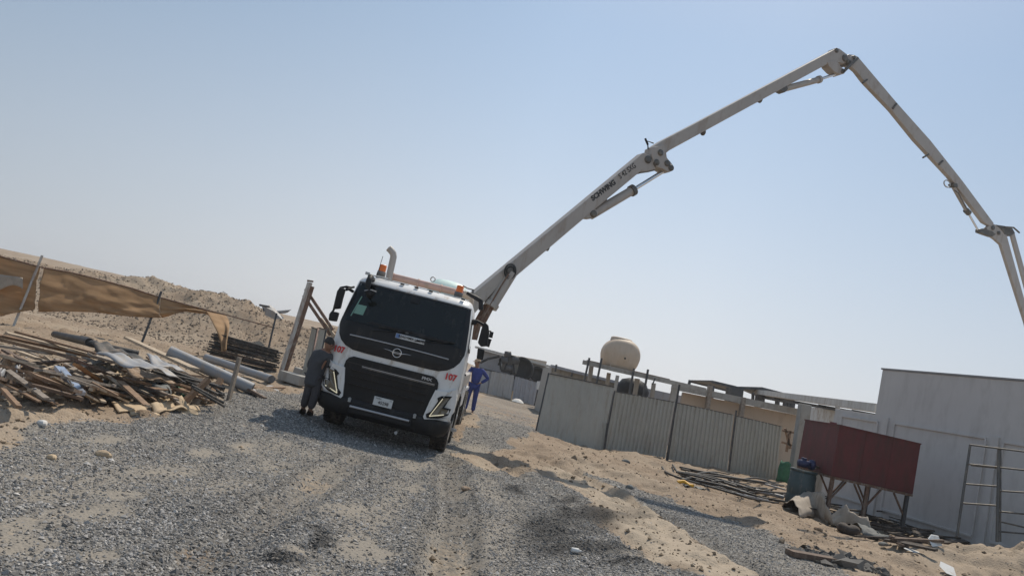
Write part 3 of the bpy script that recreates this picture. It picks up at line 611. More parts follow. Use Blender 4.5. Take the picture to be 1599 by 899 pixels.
# pale water tank behind the roof
c0 = T(700, 452, 3.0)
def dome(u, v):
    a = math.pi*u; return Vector((c0.x-.42+.84*v, 3.0-.42*c_(a), c0.z-.35+.55*s_(a)*(1-.25*(2*v-1)**4)))
mb = MB(); mb.grid(dome, 14, 10); mb.grid(lambda u, v: Vector((c0.x-.42+.84*v, 2.58+.84*u, c0.z-.35)), 2, 2); mb.prism([dome(k/14, 0) for k in range(15)], (.01, 0, 0)); mb.prism([dome(k/14, 1) for k in range(15)], (-.01, 0, 0)); mb.build('water_tank_dome', M_teal, truck)
mb = MB(); q = T(676, 436, 2.6); mb.tube([q+Vector((.05*c_(t), 0, .05*s_(t))) for t in np.linspace(0, 6.28, 13)], .012, 6, caps=False); mb.build('lifting_eye', M_galv, truck)
mb = MB(); mb.tube([T(723, 446, 2.3), T(730, 450, 2.3), T(741, 453, 2.3)], .015, 6); mb.bar(T(739, 452, 2.3), T(737, 462, 2.3), .05, .05); mb.build('handrail', M_chassis, truck)
mb = MB(); mb.tube([T(729, 457, 1.9), T(745, 466, 1.9), T(751, 470, 1.9), T(751, 484, 1.9)], [.035, .05, .055, .05], 10); mb.build('roof_rail', M_black, truck)
# small kerb mirror and horn hanging over the windscreen
mb = MB(); q = T(577.5, 440, .18); mb.tube([Vector((q.x, .40, 2.86)), Vector((q.x, .12, 2.88)), Vector((q.x, .05, 2.78)), Vector((q.x+.02, .05, 2.66))], [.05, .055, .055, .04], 10)
km = mb.build('kerb_mirror_arm', M_black, truck); mb = MB(); mb.lathe([(.0, 0), (.075, .01), (.085, .05), (.0, .07)], (q.x+.09, .02, 2.58), (.3, -1, -.3), 16); mb.tube([(q.x+.02, .05, 2.66), (q.x+.09, .05, 2.58)], .012, 6); mb.build('kerb_mirror', M_black, km)
mb = MB(); mb.tube([(q.x-.02, -.0, 2.60), (q.x+.10, -.05, 2.64), (q.x+.2, -.03, 2.63)], .008, 6); mb.build('mirror_wire', M_silver, km)
# mirrors
def slab(polypx, y, th, m, name, parent, sgn=None, bev=.02):
    P_ = [T(a, b, y) for a, b in polypx]; mb = MB(); mb.prism(P_, (0, th, 0)); return mb.build(name, m, parent, bevel=bev)
mm = slab([(530, 448), (538.5, 450.5), (534, 466), (530.5, 481), (520.5, 482), (524.5, 462)], .25, .14, M_black, 'mirror', truck)
mb = MB(); mb.tube([T(553, 448, .45), T(548, 449, .4), T(541, 447.5, .33), T(532, 449, .33), T(528, 455, .33), T(521, 484, .33), T(515, 492, .33)], .022, 8); mb.tube([T(551, 455, .45), T(545, 451, .35), T(540, 452, .33)], .03, 8); mb.build('mirror_arm', M_black, mm)
slab([(516.5, 485.5), (528.5, 487.5), (524.5, 501.5), (512.5, 500), (513.5, 492)], .25, .13, M_black, 'wide_mirror', mm)
mm = slab([(757, 502), (763, 508), (764, 520), (761, 540), (751, 541), (746, 535), (752, 512)], .50, .15, M_black, 'mirror', truck)
mb = MB(); mb.tube([T(738, 500, .6), T(745, 501, .6), T(754, 506, .6), T(760, 511, .6)], .025, 8); mb.tube([T(736, 503, .6), T(743, 503, .55)], .05, 8); mb.build('mirror_arm', M_black, mm)
slab([(746, 543), (757, 546), (754, 562), (744, 560)], .50, .13, M_black, 'wide_mirror', mm)
# second mirror frame seen further back (pump control arm)
mb = MB(); mb.tube([T(758, 517, 2.4), T(766, 517, 2.4), T(769, 522, 2.4)], .018, 6); mb.bar(T(768, 518, 2.4), T(766, 527, 2.4), .10, .08); mb.bar(T(765, 529, 2.4), T(761, 541, 2.4), .10, .08); mb.build('work_lamp', M_black, truck)
# cab door right side, handle, side step, fenders
for sg in (-1, 1):
    mb = MB(); mb.prism([(sg*1.228, .42, 1.25), (sg*1.228, 1.5, 1.25), (sg*1.205, 1.5, 1.98), (sg*1.128, 1.5, 2.68), (sg*1.128, .68, 2.68), (sg*1.205, .42, 1.98)], (sg*.008, 0, 0)); dr = mb.build('door', M_white, truck, bevel=.004)
    mb = MB(); mb.prism([(sg*1.222, .5, 1.98), (sg*1.222, 1.42, 1.98), (sg*1.150, 1.42, 2.60), (sg*1.150, .72, 2.60)], (sg*.006, 0, 0)); mb.build('door_window', M_glass, dr)
    mb = MB(); mb.box((sg*1.25, 1.35, 1.55), (.03, .16, .04)); mb.build('door_handle', M_black, dr, bevel=.008)
    mb = MB()
    for k in range(13):
        a0_, a1_ = math.pi*(k-1)/12-.1, math.pi*(k)/12-.1
        if k: mb.bar((sg*1.08, 1.45+.66*c_(a0_), .55+.62*s_(a0_)), (sg*1.08, 1.45+.66*c_(a1_), .55+.62*s_(a1_)), .34, .02, (0, c_(a0_), s_(a0_)))
    mb.build('wheel_arch', M_black, truck)
    mb = MB(); mb.box((sg*1.1, .72, .62), (.22, .30, .05)); mb.box((sg*1.1, .72, .95), (.22, .28, .05)); mb.build('cab_step', M_galv, truck, bevel=.006)
# chassis, wheels
mb = MB()
for x in (-.42, .42): mb.box((x, 5.6, .88), (.09, 10.4, .28))
for y in (1.45, 3.4, 7.3, 8.7): mb.box((0, y, .55), (1.8, .14, .14))
mb.box((0, 1.2, 1.0), (.9, 1.5, .6)); mb.build('chassis', M_chassis, truck, bevel=.01)
mb = MB(); mb.box((0, 1.1, .55), (1.5, 1.0, .30)); mb.build('engine_sump', M_black, truck, bevel=.04)
def wheel(x, y, sg):
    r0 = .52; prof = [(.30, -.155), (.40, -.165), (.49, -.16), (.515, -.13), (.52, -.05), (.52, .05), (.515, .13), (.49, .16), (.40, .165), (.30, .155)]
    mb = MB(); mb.lathe(prof, (x, y, r0), (sg, 0, 0), 36)
    for k in range(36):
        a = 2*math.pi*k/36
        for q in (-.11, 0, .11): mb.box((x+sg*q, y+.523*c_(a+q), r0+.523*s_(a+q)), (.085, .05, .018), Matrix.Rotation(a+q-math.pi/2, 3, 'X'))
    w_ = mb.build('wheel', M_rubber, truck)
    mb = MB(); mb.lathe([(.30, .16), (.285, .15), (.27, .08), (.20, .06), (.13, .10), (.12, .17), (.0, .18)], (x, y, r0), (sg, 0, 0), 24); mb.build('rim', M_rim, w_)
    mb = MB()
    for k in range(10): a = 2*math.pi*k/10; mb.lathe([(.016, 0), (.016, .04), (0, .045)], (x+sg*.065, y+.17*c_(a), r0+.17*s_(a)), (sg, 0, 0), 6)
    mb.build('wheel_nuts', M_galv, w_)
for y in (1.45, 3.4, 7.3, 8.7):
    for sg in (-1, 1): wheel(sg*1.06, y, sg)
for y in (7.3, 8.7):
    for sg in (-1, 1): wheel(sg*.72, y, sg)
# superstructure
mb = MB(); mb.box((0, 6.4, 1.10), (2.3, 8.2, .10)); mb.build('deck', M_white, truck, bevel=.01)
mb = MB(); mb.box((0, 3.1, 1.55), (1.5, 1.2, .9)); mb.lathe([(.62, 0), (.62, .5), (.5, .6), (.5, 1.1)], (0, 3.9, 1.3), n=24); mb.build('turret_pedestal', M_white, truck, bevel=.02)
for sg in (-1, 1):
    mb = MB(); mb.box((sg*1.02, 5.3, 1.0), (.34, 1.9, .55)); mb.build('toolbox', M_white, truck, bevel=.02)
    mb = MB(); mb.bar((sg*1.05, 2.7, 1.35), (sg*1.1, 6.2, 1.45), .24, .28); mb.build('outrigger', M_boom, truck, bevel=.02)
    mb = MB(); mb.tube([(sg*1.12, 2.55, 1.8), (sg*1.12, 2.55, .55)], .085, 12); mb.tube([(sg*1.12, 2.55, .55), (sg*1.12, 2.55, .38)], .05, 10); mb.lathe([(.2, 0), (.2, .05)], (sg*1.12, 2.55, .33), n=18); mb.build('outrigger_jack', M_boom, truck)
    mb = MB(); mb.box((sg*1.06, 2.2, .95), (.30, .55, .45)); mb.build('side_tank', M_galv if sg > 0 else M_black, truck, bevel=.04)
mb = MB(); mb.box((.95, 2.35, 2.0), (.35, .45, 1.5)); mb.build('air_intake', M_black, truck, bevel=.05)
for k in range(6):
    mb = MB(); y = 2.7+.12*k; x = 1.0+.03*(k % 3); mb.tube([(x, y, 1.2), (x+.08, y+.05, 1.7), (x-.03, y-.1, 2.2), (x+.02, y, 2.7-.1*k)], .02, 6); mb.build('hydraulic_hose', M_steelrust if k % 2 else M_hose, truck)
mb = MB(); mb.box((1.12, 2.75, 1.75), (.10, .18, .10)); mb.box((1.12, 2.8, 1.45), (.14, .22, .12)); mb.build('red_valve', M_red, truck, bevel=.01)
mb = MB(); mb.prism([(-.7, 9.6, .8), (.7, 9.6, .8), (1.1, 9.4, 1.6), (-1.1, 9.4, 1.6)], (0, 1.0, 0)); mb.build('hopper', M_boom, truck, bevel=.02)

# ---- boom: traced in its own upright plane through the turret
BX, BY, BA = -1.9, 18.3, rad(24)
BN = Vector((-s_(BA), c_(BA), 0)); BD = Vector((c_(BA), s_(BA), 0))
def B(px, py, off=0.0):
    d = ray(px, py); o = Vector((0, 0, EYE)); c = Vector((BX, BY, 0))+BN*off; t = (c-o).dot(BN)/d.dot(BN); return o+d*t
def bplate(name, polypx, th, m=M_boom, parent=truck, off=0., bev=.02):
    P_ = [B(a, b) for a, b in polypx]; P_ = [p+BN*(off-th/2) for p in P_]; mb = MB(); mb.prism(P_, BN*th)
    return mb.build(name, m, parent, world=TI, bevel=bev)
def bcyl(name, pts, r, m=M_boom, parent=truck, off=0., n=14):
    mb = MB(); mb.tube([B(a, b)+BN*off for a, b in pts], r, n); return mb.build(name, m, parent, world=TI)
def bpin(px, py, r, th, parent, m=M_grease):
    c = B(px, py); mb = MB(); mb.lathe([(r*.5, -th/2-.03), (r, -th/2-.02), (r, th/2+.02), (r*.5, th/2+.03)], c, BN, 14); return mb.build('pivot_pin', m, parent, world=TI)
S1 = bplate('boom_section', [(700, 488), (718, 470), (742, 453), (1000, 240), (1009, 244), (1016, 256), (1018, 266), (1004, 269), (994, 270), (913, 337), (800, 433), (770, 452), (753, 471), (735, 492), (715, 500)], .34)
bpin(1006, 251, .11, .34, S1); bpin(1019, 256, .11, .34, S1); bpin(922, 335, .10, .32, S1)
bplate('cylinder_bracket', [(908, 341), (917, 333), (926, 326), (928, 331), (925, 339), (920, 342)], .30, parent=S1)
bplate('joint_seal', [(993, 268), (1018, 264), (1017, 268), (1003, 270), (996, 272)], .30, M_grease, S1, bev=0)
cy = bcyl('boom_cylinder', [(922, 336), (987, 297.5)], .125, parent=truck); bcyl('cylinder_collar', [(985, 299), (990, 296)], .16, M_grease, cy); bcyl('cylinder_rod', [(988, 297), (1043, 263)], .055, M_chrome, cy)
S2b = bplate('joint_bracket', [(1013, 232), (1030, 228), (1034, 241), (1035, 248), (1041, 255), (1046, 262), (1044, 268), (1038, 271), (1027, 265), (1018, 262), (1014, 256), (1011, 243)], .40)
for a in ((1024.5, 240.5), (1018.5, 255.5), (1035, 257), (1041, 264)): bpin(*a, .09, .40, S2b)
mb = MB(); q = B(1012, 233); mb.tube([q, q+Vector((-.06, 0, .22)), q+Vector((.12, 0, .2))], .02, 6); mb.tube([q+Vector((-.03, 0, .12)), q+Vector((-.14, 0, .28))], .03, 6); mb.build('work_lamp', M_black, S2b, world=TI)
# lift cylinder
cy = bcyl('lift_cylinder', [(796, 426), (765, 476)], .155, off=-.1); bcyl('cylinder_collar', [(767, 473), (763, 479)], .19, M_boom, cy, off=-.1); bcyl('cylinder_rod', [(764, 478), (748, 508)], .09, M_steelrust, cy, off=-.1)
bplate('lift_bracket', [(785, 418), (796, 412), (803, 420), (800, 432), (792, 440), (786, 432)], .38, parent=S1); bpin(792, 423, .12, .40, S1)
mb = MB()
for r in (.17, .13, .20): mb.tube([B(790.5, 424)-BN*.24+BD*(r*c_(t))*.8+Vector((0, 0, r*s_(t))) for t in np.linspace(0, 6.28, 22)], .011, 6, caps=False)
mb.build('hose_loop', M_black, S1, world=TI)
mb = MB()
for k in range(5): o_ = BN*(-.25+.1*k); mb.tube([B(788, 428)+o_, B(775, 452)+o_+Vector((0, 0, .1)), B(757, 480)+o_, B(746, 500)+o_, B(738, 530)+o_], .02, 6)
mb.build('boom_hoses', M_steelrust, S1, world=TI)
# section two
S2 = bplate('boom_section', [(1013, 232), (1030, 221), (1080, 195), (1302, 77), (1306, 78), (1318, 87), (1322, 96), (1312, 101), (1300, 99), (1289, 101), (1213.5, 142), (1080, 215), (1045, 233), (1034, 242), (1024, 248)], .26)
bpin(1301, 81, .08, .26, S2); bpin(1314, 93, .12, .28, S2)
ln = bplate('link_plate', [(1286, 99), (1289, 106), (1297, 114), (1307, 119), (1313, 117), (1314, 111), (1308, 107), (1303, 100), (1296, 96)], .30)
bpin(1309.5, 114, .07, .34, ln)
cy = bcyl('boom_cylinder', [(1219, 140.5), (1279, 124.5)], .095); bcyl('cylinder_collar', [(1277, 125), (1280.5, 124)], .12, M_boom, cy); bcyl('cylinder_rod', [(1279, 124.5), (1309, 114.5)], .045, M_chrome, cy)
bplate('cylinder_bracket', [(1213, 142), (1224, 135), (1226, 141), (1221, 146)], .26, M_grease, S2, bev=.01)
bcyl('link_rod', [(1310, 114), (1331, 94)], .05, M_grease, ln, off=-.2)
# section three
S3 = bplate('boom_section', [(1317, 88), (1323, 86), (1331, 87), (1337, 90), (1398, 162), (1450, 220), (1500, 283), (1549, 349), (1545, 354), (1534, 348), (1480, 277), (1427, 220), (1389, 173), (1347, 129), (1334, 112), (1324, 104), (1316, 97)], .16)
bplate('joint_plate', [(1316, 90), (1330, 88), (1336, 94), (1334, 104), (1326, 107), (1316, 100)], .22, M_boom, S3)
bpin(1329, 92, .07, .24, S3); bpin(1320, 99, .10, .24, S3, M_grease)
for a, b in (((1343, 131), (1350, 126)), ((1390, 171), (1396, 163)), ((1437, 247), (1446, 242)), ((1462, 258), (1468, 252))):
    bcyl('pipe_bracket', [a, b], .035, M_grease, S3, off=-.10, n=6)
q = [B(1479, 287)+BD*(.17*c_(t))+Vector((0, 0, .12*s_(t))) for t in np.linspace(0, 6.28, 17)]
mb = MB(); mb.tube(q, .022, 6, caps=False); mb.build('hose_ring', M_galv, S3, world=TI)
cy = bcyl('boom_cylinder', [(1488, 291), (1510, 330)], .065); bcyl('cylinder_collar', [(1508, 328), (1513, 333)], .10, M_grease, cy); bcyl('cylinder_rod', [(1511, 331), (1527, 359)], .035, M_chrome, cy)
bcyl('hydraulic_line', [(1484, 298), (1490, 302), (1502, 325), (1508, 333)], .018, M_grease, cy, off=-.15, n=6)
bplate('cylinder_bracket', [(1484, 287), (1491, 287), (1492, 293), (1486, 293)], .2, M_grease, S3, bev=.01)
# section four and the folded tip
S4 = bplate('boom_section', [(1538, 356), (1546, 349), (1556, 352), (1566, 360), (1570, 368), (1597, 466), (1632, 590), (1622, 592), (1600, 505), (1561, 382), (1552, 374), (1543, 368)], .12)
bplate('joint_bracket', [(1526, 358), (1532, 357), (1546, 361), (1552, 366), (1546, 370), (1534, 366), (1526, 363)], .16, M_grease, S4, bev=.01)
bplate('joint_bracket', [(1552, 351), (1566, 353), (1578, 357), (1582, 364), (1575, 369), (1566, 366), (1560, 358)], .15, M_grease, S4, bev=.01)
bpin(1556, 364, .07, .18, S4); bpin(1547, 356, .08, .18, S4)
bcyl('link_rod', [(1560, 355), (1574, 356), (1583, 364)], .03, M_grease, S4, off=-.2)
bplate('boom_tip_section', [(1577, 366), (1583, 364), (1604, 440), (1640, 575), (1634, 577), (1599, 447)], .08)
# concrete line along the boom
ppx = [(740, 486), (790, 438), (913, 336), (990, 268), (1013, 252), (1033, 240), (1080, 214.5), (1213, 141), (1290, 98), (1310, 92)]
dl = bcyl('concrete_line', ppx, .06, M_boom, truck, off=.27)
for a, b in ((1105, 205), (1136, 181), (1194, 154), (860, 386), (950, 310)):
    bpx = B(a, b)+BN*.2; mb = MB(); mb.lathe([(.09, -.03), (.09, .03)], bpx, BD, 10); mb.build('pipe_clamp', M_grease, dl, world=TI)
# lettering on section one
def boom_text(s, p0, p1, size, bold, sx, th):
    a, b = B(*p0), B(*p1); d = (b-a).normalized(); nrm = -BN; up = nrm.cross(d)
    mid = (a+b)/2-BN*(th/2+.004)
    mtx = Matrix(((d.x, up.x, nrm.x, mid.x), (d.y, up.y, nrm.y, mid.y), (d.z, up.z, nrm.z, mid.z), (0, 0, 0, 1)))
    text_mesh('boom_lettering', s, size, TI@mtx, M_blkpaint, S1, bold=bold, sx=sx, extrude=.003)
boom_text('SCHWING', (920, 311.5), (954, 286), .19, .009, 1.0, .34)
boom_text('S 42 SXG', (959, 280), (989, 257.5), .205, .002, .80, .34)

# ================================================================== PEOPLE
def skin_mesh(name, joints, edges, m, parent, root_j, sub=2):
    ks = list(joints); me = bpy.data.meshes.new(name); me.from_pydata([joints[k][0] for k in ks], [(ks.index(a), ks.index(b)) for a, b in edges], [])
    o = bpy.data.objects.new(name, me); COL.objects.link(o); sk = o.modifiers.new('skin', 'SKIN'); sk.use_smooth_shade = True
    for i, k in enumerate(ks):
        r = joints[k][1]; me.skin_vertices[0].data[i].radius = r if isinstance(r, tuple) else (r, r); me.skin_vertices[0].data[i].use_root = (k == root_j)
    ss = o.modifiers.new('sub', 'SUBSURF'); ss.levels = sub; ss.render_levels = sub
    dg = bpy.context.evaluated_depsgraph_get(); dg.update(); m2 = bpy.data.meshes.new_from_object(o.evaluated_get(dg)); bpy.data.objects.remove(o)
    m2.materials.clear(); m2.materials.append(m); o = bpy.data.objects.new(name, m2); COL.objects.link(o)
    if parent: o.parent = parent
    return o
def person(root, J, shirt, trousers, long_shirt, cap=None):
    """J: joints in root frame"""
    B_ = {k: (J[k], r) for k, r in dict(pelvis=.11, belly=.11, chest=.13, neck=.055, head=.085, crown=.075, shL=.06, elL=.043, wrL=.03, haL=.032, shR=.06, elR=.043, wrR=.03, haR=.032,
          hipL=.085, knL=.06, anL=.04, toL=.035, hipR=.085, knR=.06, anR=.04, toR=.035).items()}
    E_ = [('pelvis', 'belly'), ('belly', 'chest'), ('chest', 'neck'), ('neck', 'head'), ('head', 'crown')]
    for s_ in 'LR': E_ += [('chest', 'sh'+s_), ('sh'+s_, 'el'+s_), ('el'+s_, 'wr'+s_), ('wr'+s_, 'ha'+s_), ('pelvis', 'hip'+s_), ('hip'+s_, 'kn'+s_), ('kn'+s_, 'an'+s_), ('an'+s_, 'to'+s_)]
    # fingers
    for s_ in 'LR':
        h = Vector(J['ha'+s_]); wv = Vector(J['wr'+s_]); d = (h-wv).normalized(); side = d.cross(Vector((0, 1, 0))); side = side.normalized() if side.length > .1 else Vector((1, 0, 0))
        for i, (o_, L) in enumerate(((-.03, .06), (-.01, .072), (.01, .068), (.03, .052))):
            k1, k2 = 'f%s%d' % (s_, i), 'g%s%d' % (s_, i); B_[k1] = (h+d*.045+side*o_, .010); B_[k2] = (h+d*(.045+L*.6)+side*o_*1.15+Vector((0, -.012, 0)), .008); E_ += [('ha'+s_, k1), (k1, k2)]
        B_['t'+s_] = (h+d*.02-side*.055, .011); E_ += [('ha'+s_, 't'+s_)]
    body = skin_mesh('body', B_, E_, M_skin, root, 'pelvis')
    # trousers
    H_ = {'pelvis': (Vector(J['pelvis'])+Vector((0, 0, .03)), .15)}; E2 = []
    for s_ in 'LR':
        kn, an, hp = Vector(J['kn'+s_]), Vector(J['an'+s_]), Vector(J['hip'+s_])
        H_['hip'+s_] = (hp, .115); H_['m'+s_] = ((hp+kn)/2, .10); H_['kn'+s_] = (kn, .085); H_['c'+s_] = ((kn+an)/2, .08); H_['an'+s_] = (an+Vector((0, 0, .01)), .072)
        E2 += [('pelvis', 'hip'+s_), ('hip'+s_, 'm'+s_), ('m'+s_, 'kn'+s_), ('kn'+s_, 'c'+s_), ('c'+s_, 'an'+s_)]
    skin_mesh('trousers', H_, E2, trousers, root, 'pelvis')
    # shirt torso and sleeves as one garment
    pe, be, ch = Vector(J['pelvis']), Vector(J['belly']), Vector(J['chest'])
    Q = {'ch': (ch+Vector((0, 0, .02)), (.19, .15)), 'be': (be, (.18, .145)), 'pe': (pe, (.19, .15)), 'nk': (Vector(J['neck'])-Vector((0, 0, .05)), .075)}
    E3 = [('nk', 'ch'), ('ch', 'be'), ('be', 'pe')]
    if long_shirt:
        kn = (Vector(J['knL'])+Vector(J['knR']))/2; Q['h1'] = (pe.lerp(kn, .35), (.185, .15)); Q['h2'] = (pe.lerp(kn, .75), (.205, .16)); E3 += [('pe', 'h1'), ('h1', 'h2')]
    for s_ in 'LR':
        sh, el, wr = Vector(J['sh'+s_]), Vector(J['el'+s_]), Vector(J['wr'+s_])
        Q['sh'+s_] = (sh, .085); Q['u'+s_] = ((sh+el)/2, .07); Q['el'+s_] = (el, .063); Q['fo'+s_] = ((el+wr)/2, .058); Q['wr'+s_] = (wr, .05)
        E3 += [('ch', 'sh'+s_), ('sh'+s_, 'u'+s_), ('u'+s_, 'el'+s_), ('el'+s_, 'fo'+s_), ('fo'+s_, 'wr'+s_)]
    skin_mesh('shirt', Q, E3, shirt, root, 'ch')
    hd, cr = Vector(J['head']), Vector(J['crown']); fd = Vector(J['face']).normalized(); up = (cr-hd).normalized(); sd_ = fd.cross(up).normalized()
    c = (hd+cr)/2
    def ell(cc, a, b, c3, m, name, u0=0, u1=1, parent=root):
        mb = MB(); mb.grid(lambda u, v: cc+sd_*(a*math.sin(math.pi*(u0+(u1-u0)*u))*c_(6.2832*v))+fd*(b*math.sin(math.pi*(u0+(u1-u0)*u))*math.sin(6.2832*v))+up*(c3*c_(math.pi*(u0+(u1-u0)*u))), 12, 18); return mb.build(name, m, parent)
    ell(c+up*.01, .082, .098, .118, M_skin, 'face')
    mb = MB(); f0 = c+fd*.094; mb.tube([f0+up*.015, f0+fd*.022-up*.018], [.008, .014], 6)
    for q in (-1, 1): mb.tube([c+sd_*.08*q-up*.02, c+sd_*.095*q-fd*.012+up*.012], [.014, .018], 6)
    mb.build('nose_and_ears', M_skin, body)
    mb = MB()
    for q in (-1, 1): mb.box(c+fd*.089+sd_*.032*q+up*.022, (.016, .012, .008)); 
    mb.box(c+fd*.09-up*.048, (.04, .01, .008)); mb.build('eyes_and_mouth', M_hair, body)
    ell(c+up*.022-fd*.016, .09, .10, .115, M_hair, 'hair', 0, .58)
    if cap:
        ell(c+up*.04, .102, .112, .10, cap, 'cap', 0, .5)
        mb = MB(); mb.grid(lambda u, v: c+up*(.045-.02*u)+fd*(.09+.09*u)*c_((v-.5)*2.0)+sd_*(.10)*math.sin((v-.5)*2.0)*1.1, 3, 8); mb.build('cap_brim', cap, root, solid=.008)
    for s_ in 'LR':
        an, to = Vector(J['an'+s_]), Vector(J['to'+s_]); d = (to-an); d.z = 0; d.normalize(); sdv = Vector((-d.y, d.x, 0))
        mb = MB(); mb.grid(lambda u, v: Vector((an.x, an.y, 0))+d*(-.07+.27*u)+sdv*(.048*c_(math.pi*v)*(.35+.65*math.sin(math.pi*min(1, max(0.05, u*.9+.08)))**.5))+Vector((0, 0, (.10-.055*u)*math.sin(math.pi*v)*(1-.0*u))), 8, 8); mb.grid(lambda u, v: Vector((an.x, an.y, 0.004))+d*(-.07+.27*u)+sdv*(.05*(1-2*v)*(.35+.65*math.sin(math.pi*min(1, max(0.05, u*.9+.08)))**.5)), 8, 2)
        mb.build('shoe', M_shoe, root)
g = Vector((-3.30, 14.1, 0))
pA = thing('person', 'man in a long dark grey shirt and trousers leaning towards the front of the truck', 'person', (g.x, g.y, gz(g.x, g.y)))
def rel(px, py, D=14.05): v = V(px, py, D)-pA.location; return (v.x, v.y, v.z)
JA = dict(pelvis=rel(494, 576, 14.0), belly=rel(499, 565, 14.0), chest=rel(506, 549, 13.95), neck=rel(513, 537.5, 13.9), head=rel(515.5, 533.5, 13.85), crown=rel(518, 526.5, 13.85), face=(.7, .6, -.25),
          shL=rel(496, 544, 14.0), elL=rel(486, 560, 14.05), wrL=rel(487, 571, 14.2), haL=rel(488, 576, 14.25), shR=rel(517, 549.5, 13.9), elR=rel(516, 565, 13.95), wrR=rel(522, 572, 14.15), haR=rel(524, 574, 14.2),
          hipL=rel(489, 579, 14.05), knL=rel(483, 605, 14.0), anL=rel(475, 629, 14.1), toL=rel(478, 634, 14.3), hipR=rel(499, 581, 14.0), knR=rel(495, 607, 13.95), anR=rel(486, 632, 14.0), toR=rel(490, 636.5, 14.2))
z0 = min(JA['toL'][2], JA['toR'][2]); JA = {k: (v if k == 'face' else (v[0], v[1], v[2]+.03-z0)) for k, v in JA.items()}
person(pA, JA, M_kurta, M_trouser, True)
gx_, gy_ = -.50, 25.4
pB = thing('person', 'man in blue overalls and tan cap standing beside the rear of the truck', 'person', (gx_, gy_, gz(gx_, gy_)))
JB = dict(pelvis=(.0, 0, .95), belly=(.0, -.01, 1.12), chest=(-.02, -.02, 1.36), neck=(-.04, -.03, 1.54), head=(-.07, -.05, 1.62), crown=(-.07, -.05, 1.75), face=(-.75, -.55, -.1),
          shL=(-.20, .0, 1.45), elL=(-.32, -.05, 1.20), wrL=(-.34, -.22, 1.05), haL=(-.34, -.28, 1.0), shR=(.17, .0, 1.45), elR=(.40, .05, 1.24), wrR=(.20, -.04, 1.05), haR=(.13, -.08, 1.02),
          hipL=(-.10, 0, .91), knL=(-.12, -.02, .50), anL=(-.13, .02, .08), toL=(-.20, -.14, .03), hipR=(.10, 0, .91), knR=(.12, -.02, .50), anR=(.14, .02, .08), toR=(.13, -.16, .03))
person(pB, JB, M_blueov, M_blueov, False, cap=M_capm)
def plank_label(kind, a, b, ln_, sl, steep=.75, x0=0, x1=330, y0=540, y1=625, where='the scrap heap'):
    x = (a-x0)/(x1-x0); zone = 'left end' if x < .2 else 'left half' if x < .42 else 'middle' if x < .6 else 'right half' if x < .82 else 'right end'
    lay_ = 'back' if b < y0+(y1-y0)*.30 else 'front' if b > y0+(y1-y0)*.68 else 'top'
    tilt = 'steep ' if abs(sl) > steep else 'level ' if abs(sl-.23) < .09 else 'rising ' if sl < .1 else ''
    size = 'long ' if ln_ > 75 else 'short ' if ln_ < 34 else ''
    return '%s%s%s at the %s of %s, %s' % (size, tilt, kind, lay_, where, zone)
# ================================================================== RIGHT SIDE: FENCE, BUILDINGS, TANKS
Z_ = Vector((0, 0, 1))
def corrugated(name, c4, m, pitch, depth, label, group, posts=True, cat='fence panel', frame=M_dsteel, thick=.006):
    """c4: TL, TR, BR, BL world corners"""
    tl, tr, br, bl = [Vector(p) for p in c4]; root = thing(name, label, cat, (bl+br)/2, group)
    L = (br-bl).length; nrm = (br-bl).cross(tl-bl).normalized()
    if nrm.y > 0: nrm = -nrm
    n = int(L/pitch); us = []; ds = []
    for k in range(n):
        for f, d in ((0, 0), (.42, 0), (.56, 1), (.86, 1)): us.append((k+f)/n); ds.append(d)
    us.append(1); ds.append(0); mb = MB(); vs = []
    nv = 6
    for u, d in zip(us, ds):
        for j in range(nv+1):
            v = j/nv; p = (bl.lerp(br, u)).lerp(tl.lerp(tr, u), v); wob = .012*s_(u*9+v*4)+.008*s_(u*23+v*9+L)
            vs.append(p+nrm*(d*depth+wob)+Z_*(.012*s_(u*40)*(j == nv)))
    mb.add(vs, [(i*(nv+1)+j, (i+1)*(nv+1)+j, (i+1)*(nv+1)+j+1, i*(nv+1)+j+1) for i in range(len(us)-1) for j in range(nv)])
    part(mb, 'sheet', m, root, solid=thick)
    if posts:
        for a, b in ((bl, tl), (br, tr)):
            mb = MB(); mb.bar(a-Z_*.05-nrm*.04, b+Z_*.02-nrm*.04, .05, .05); part(mb, 'post', frame, root)
        mb = MB(); mb.bar(tl+nrm*.03, tr+nrm*.03, .03, .03); part(mb, 'top_rail', frame, root)
    return root
FG = 'corrugated site fence panels'
corrugated('corrugated_fence', [V(858, 583, 24.6), V(958, 604, 26.2), V(940, 708, 26.0), V(836, 682, 24.3)], M_fence, .30, .018, 'wide flat grey fence panel under the water tank, at the opening beside the gravel', FG)
corrugated('corrugated_fence', [V(961, 611, 26.6), V(1053, 627.5, 28.4), V(1038, 714, 28.4), V(944, 700, 26.6)], M_fence, .20, .045, 'grey ribbed fence panel just right of the widest flat panel', FG)
corrugated('corrugated_fence', [V(1057, 628.5, 28.9), V(1145, 647.5, 30.2), V(1134.5, 738, 30.2), V(1044, 717, 28.9)], M_fence, .20, .045, 'grey ribbed fence panel between two black post pairs, behind the left end of the hoses', FG)
corrugated('corrugated_fence', [V(1149.5, 649, 30.5), V(1220, 665.5, 31.8), V(1211, 751, 31.8), V(1138, 738, 30.5)], M_fence, .20, .045, 'narrow grey ribbed fence panel at the right end of the near fence', FG)
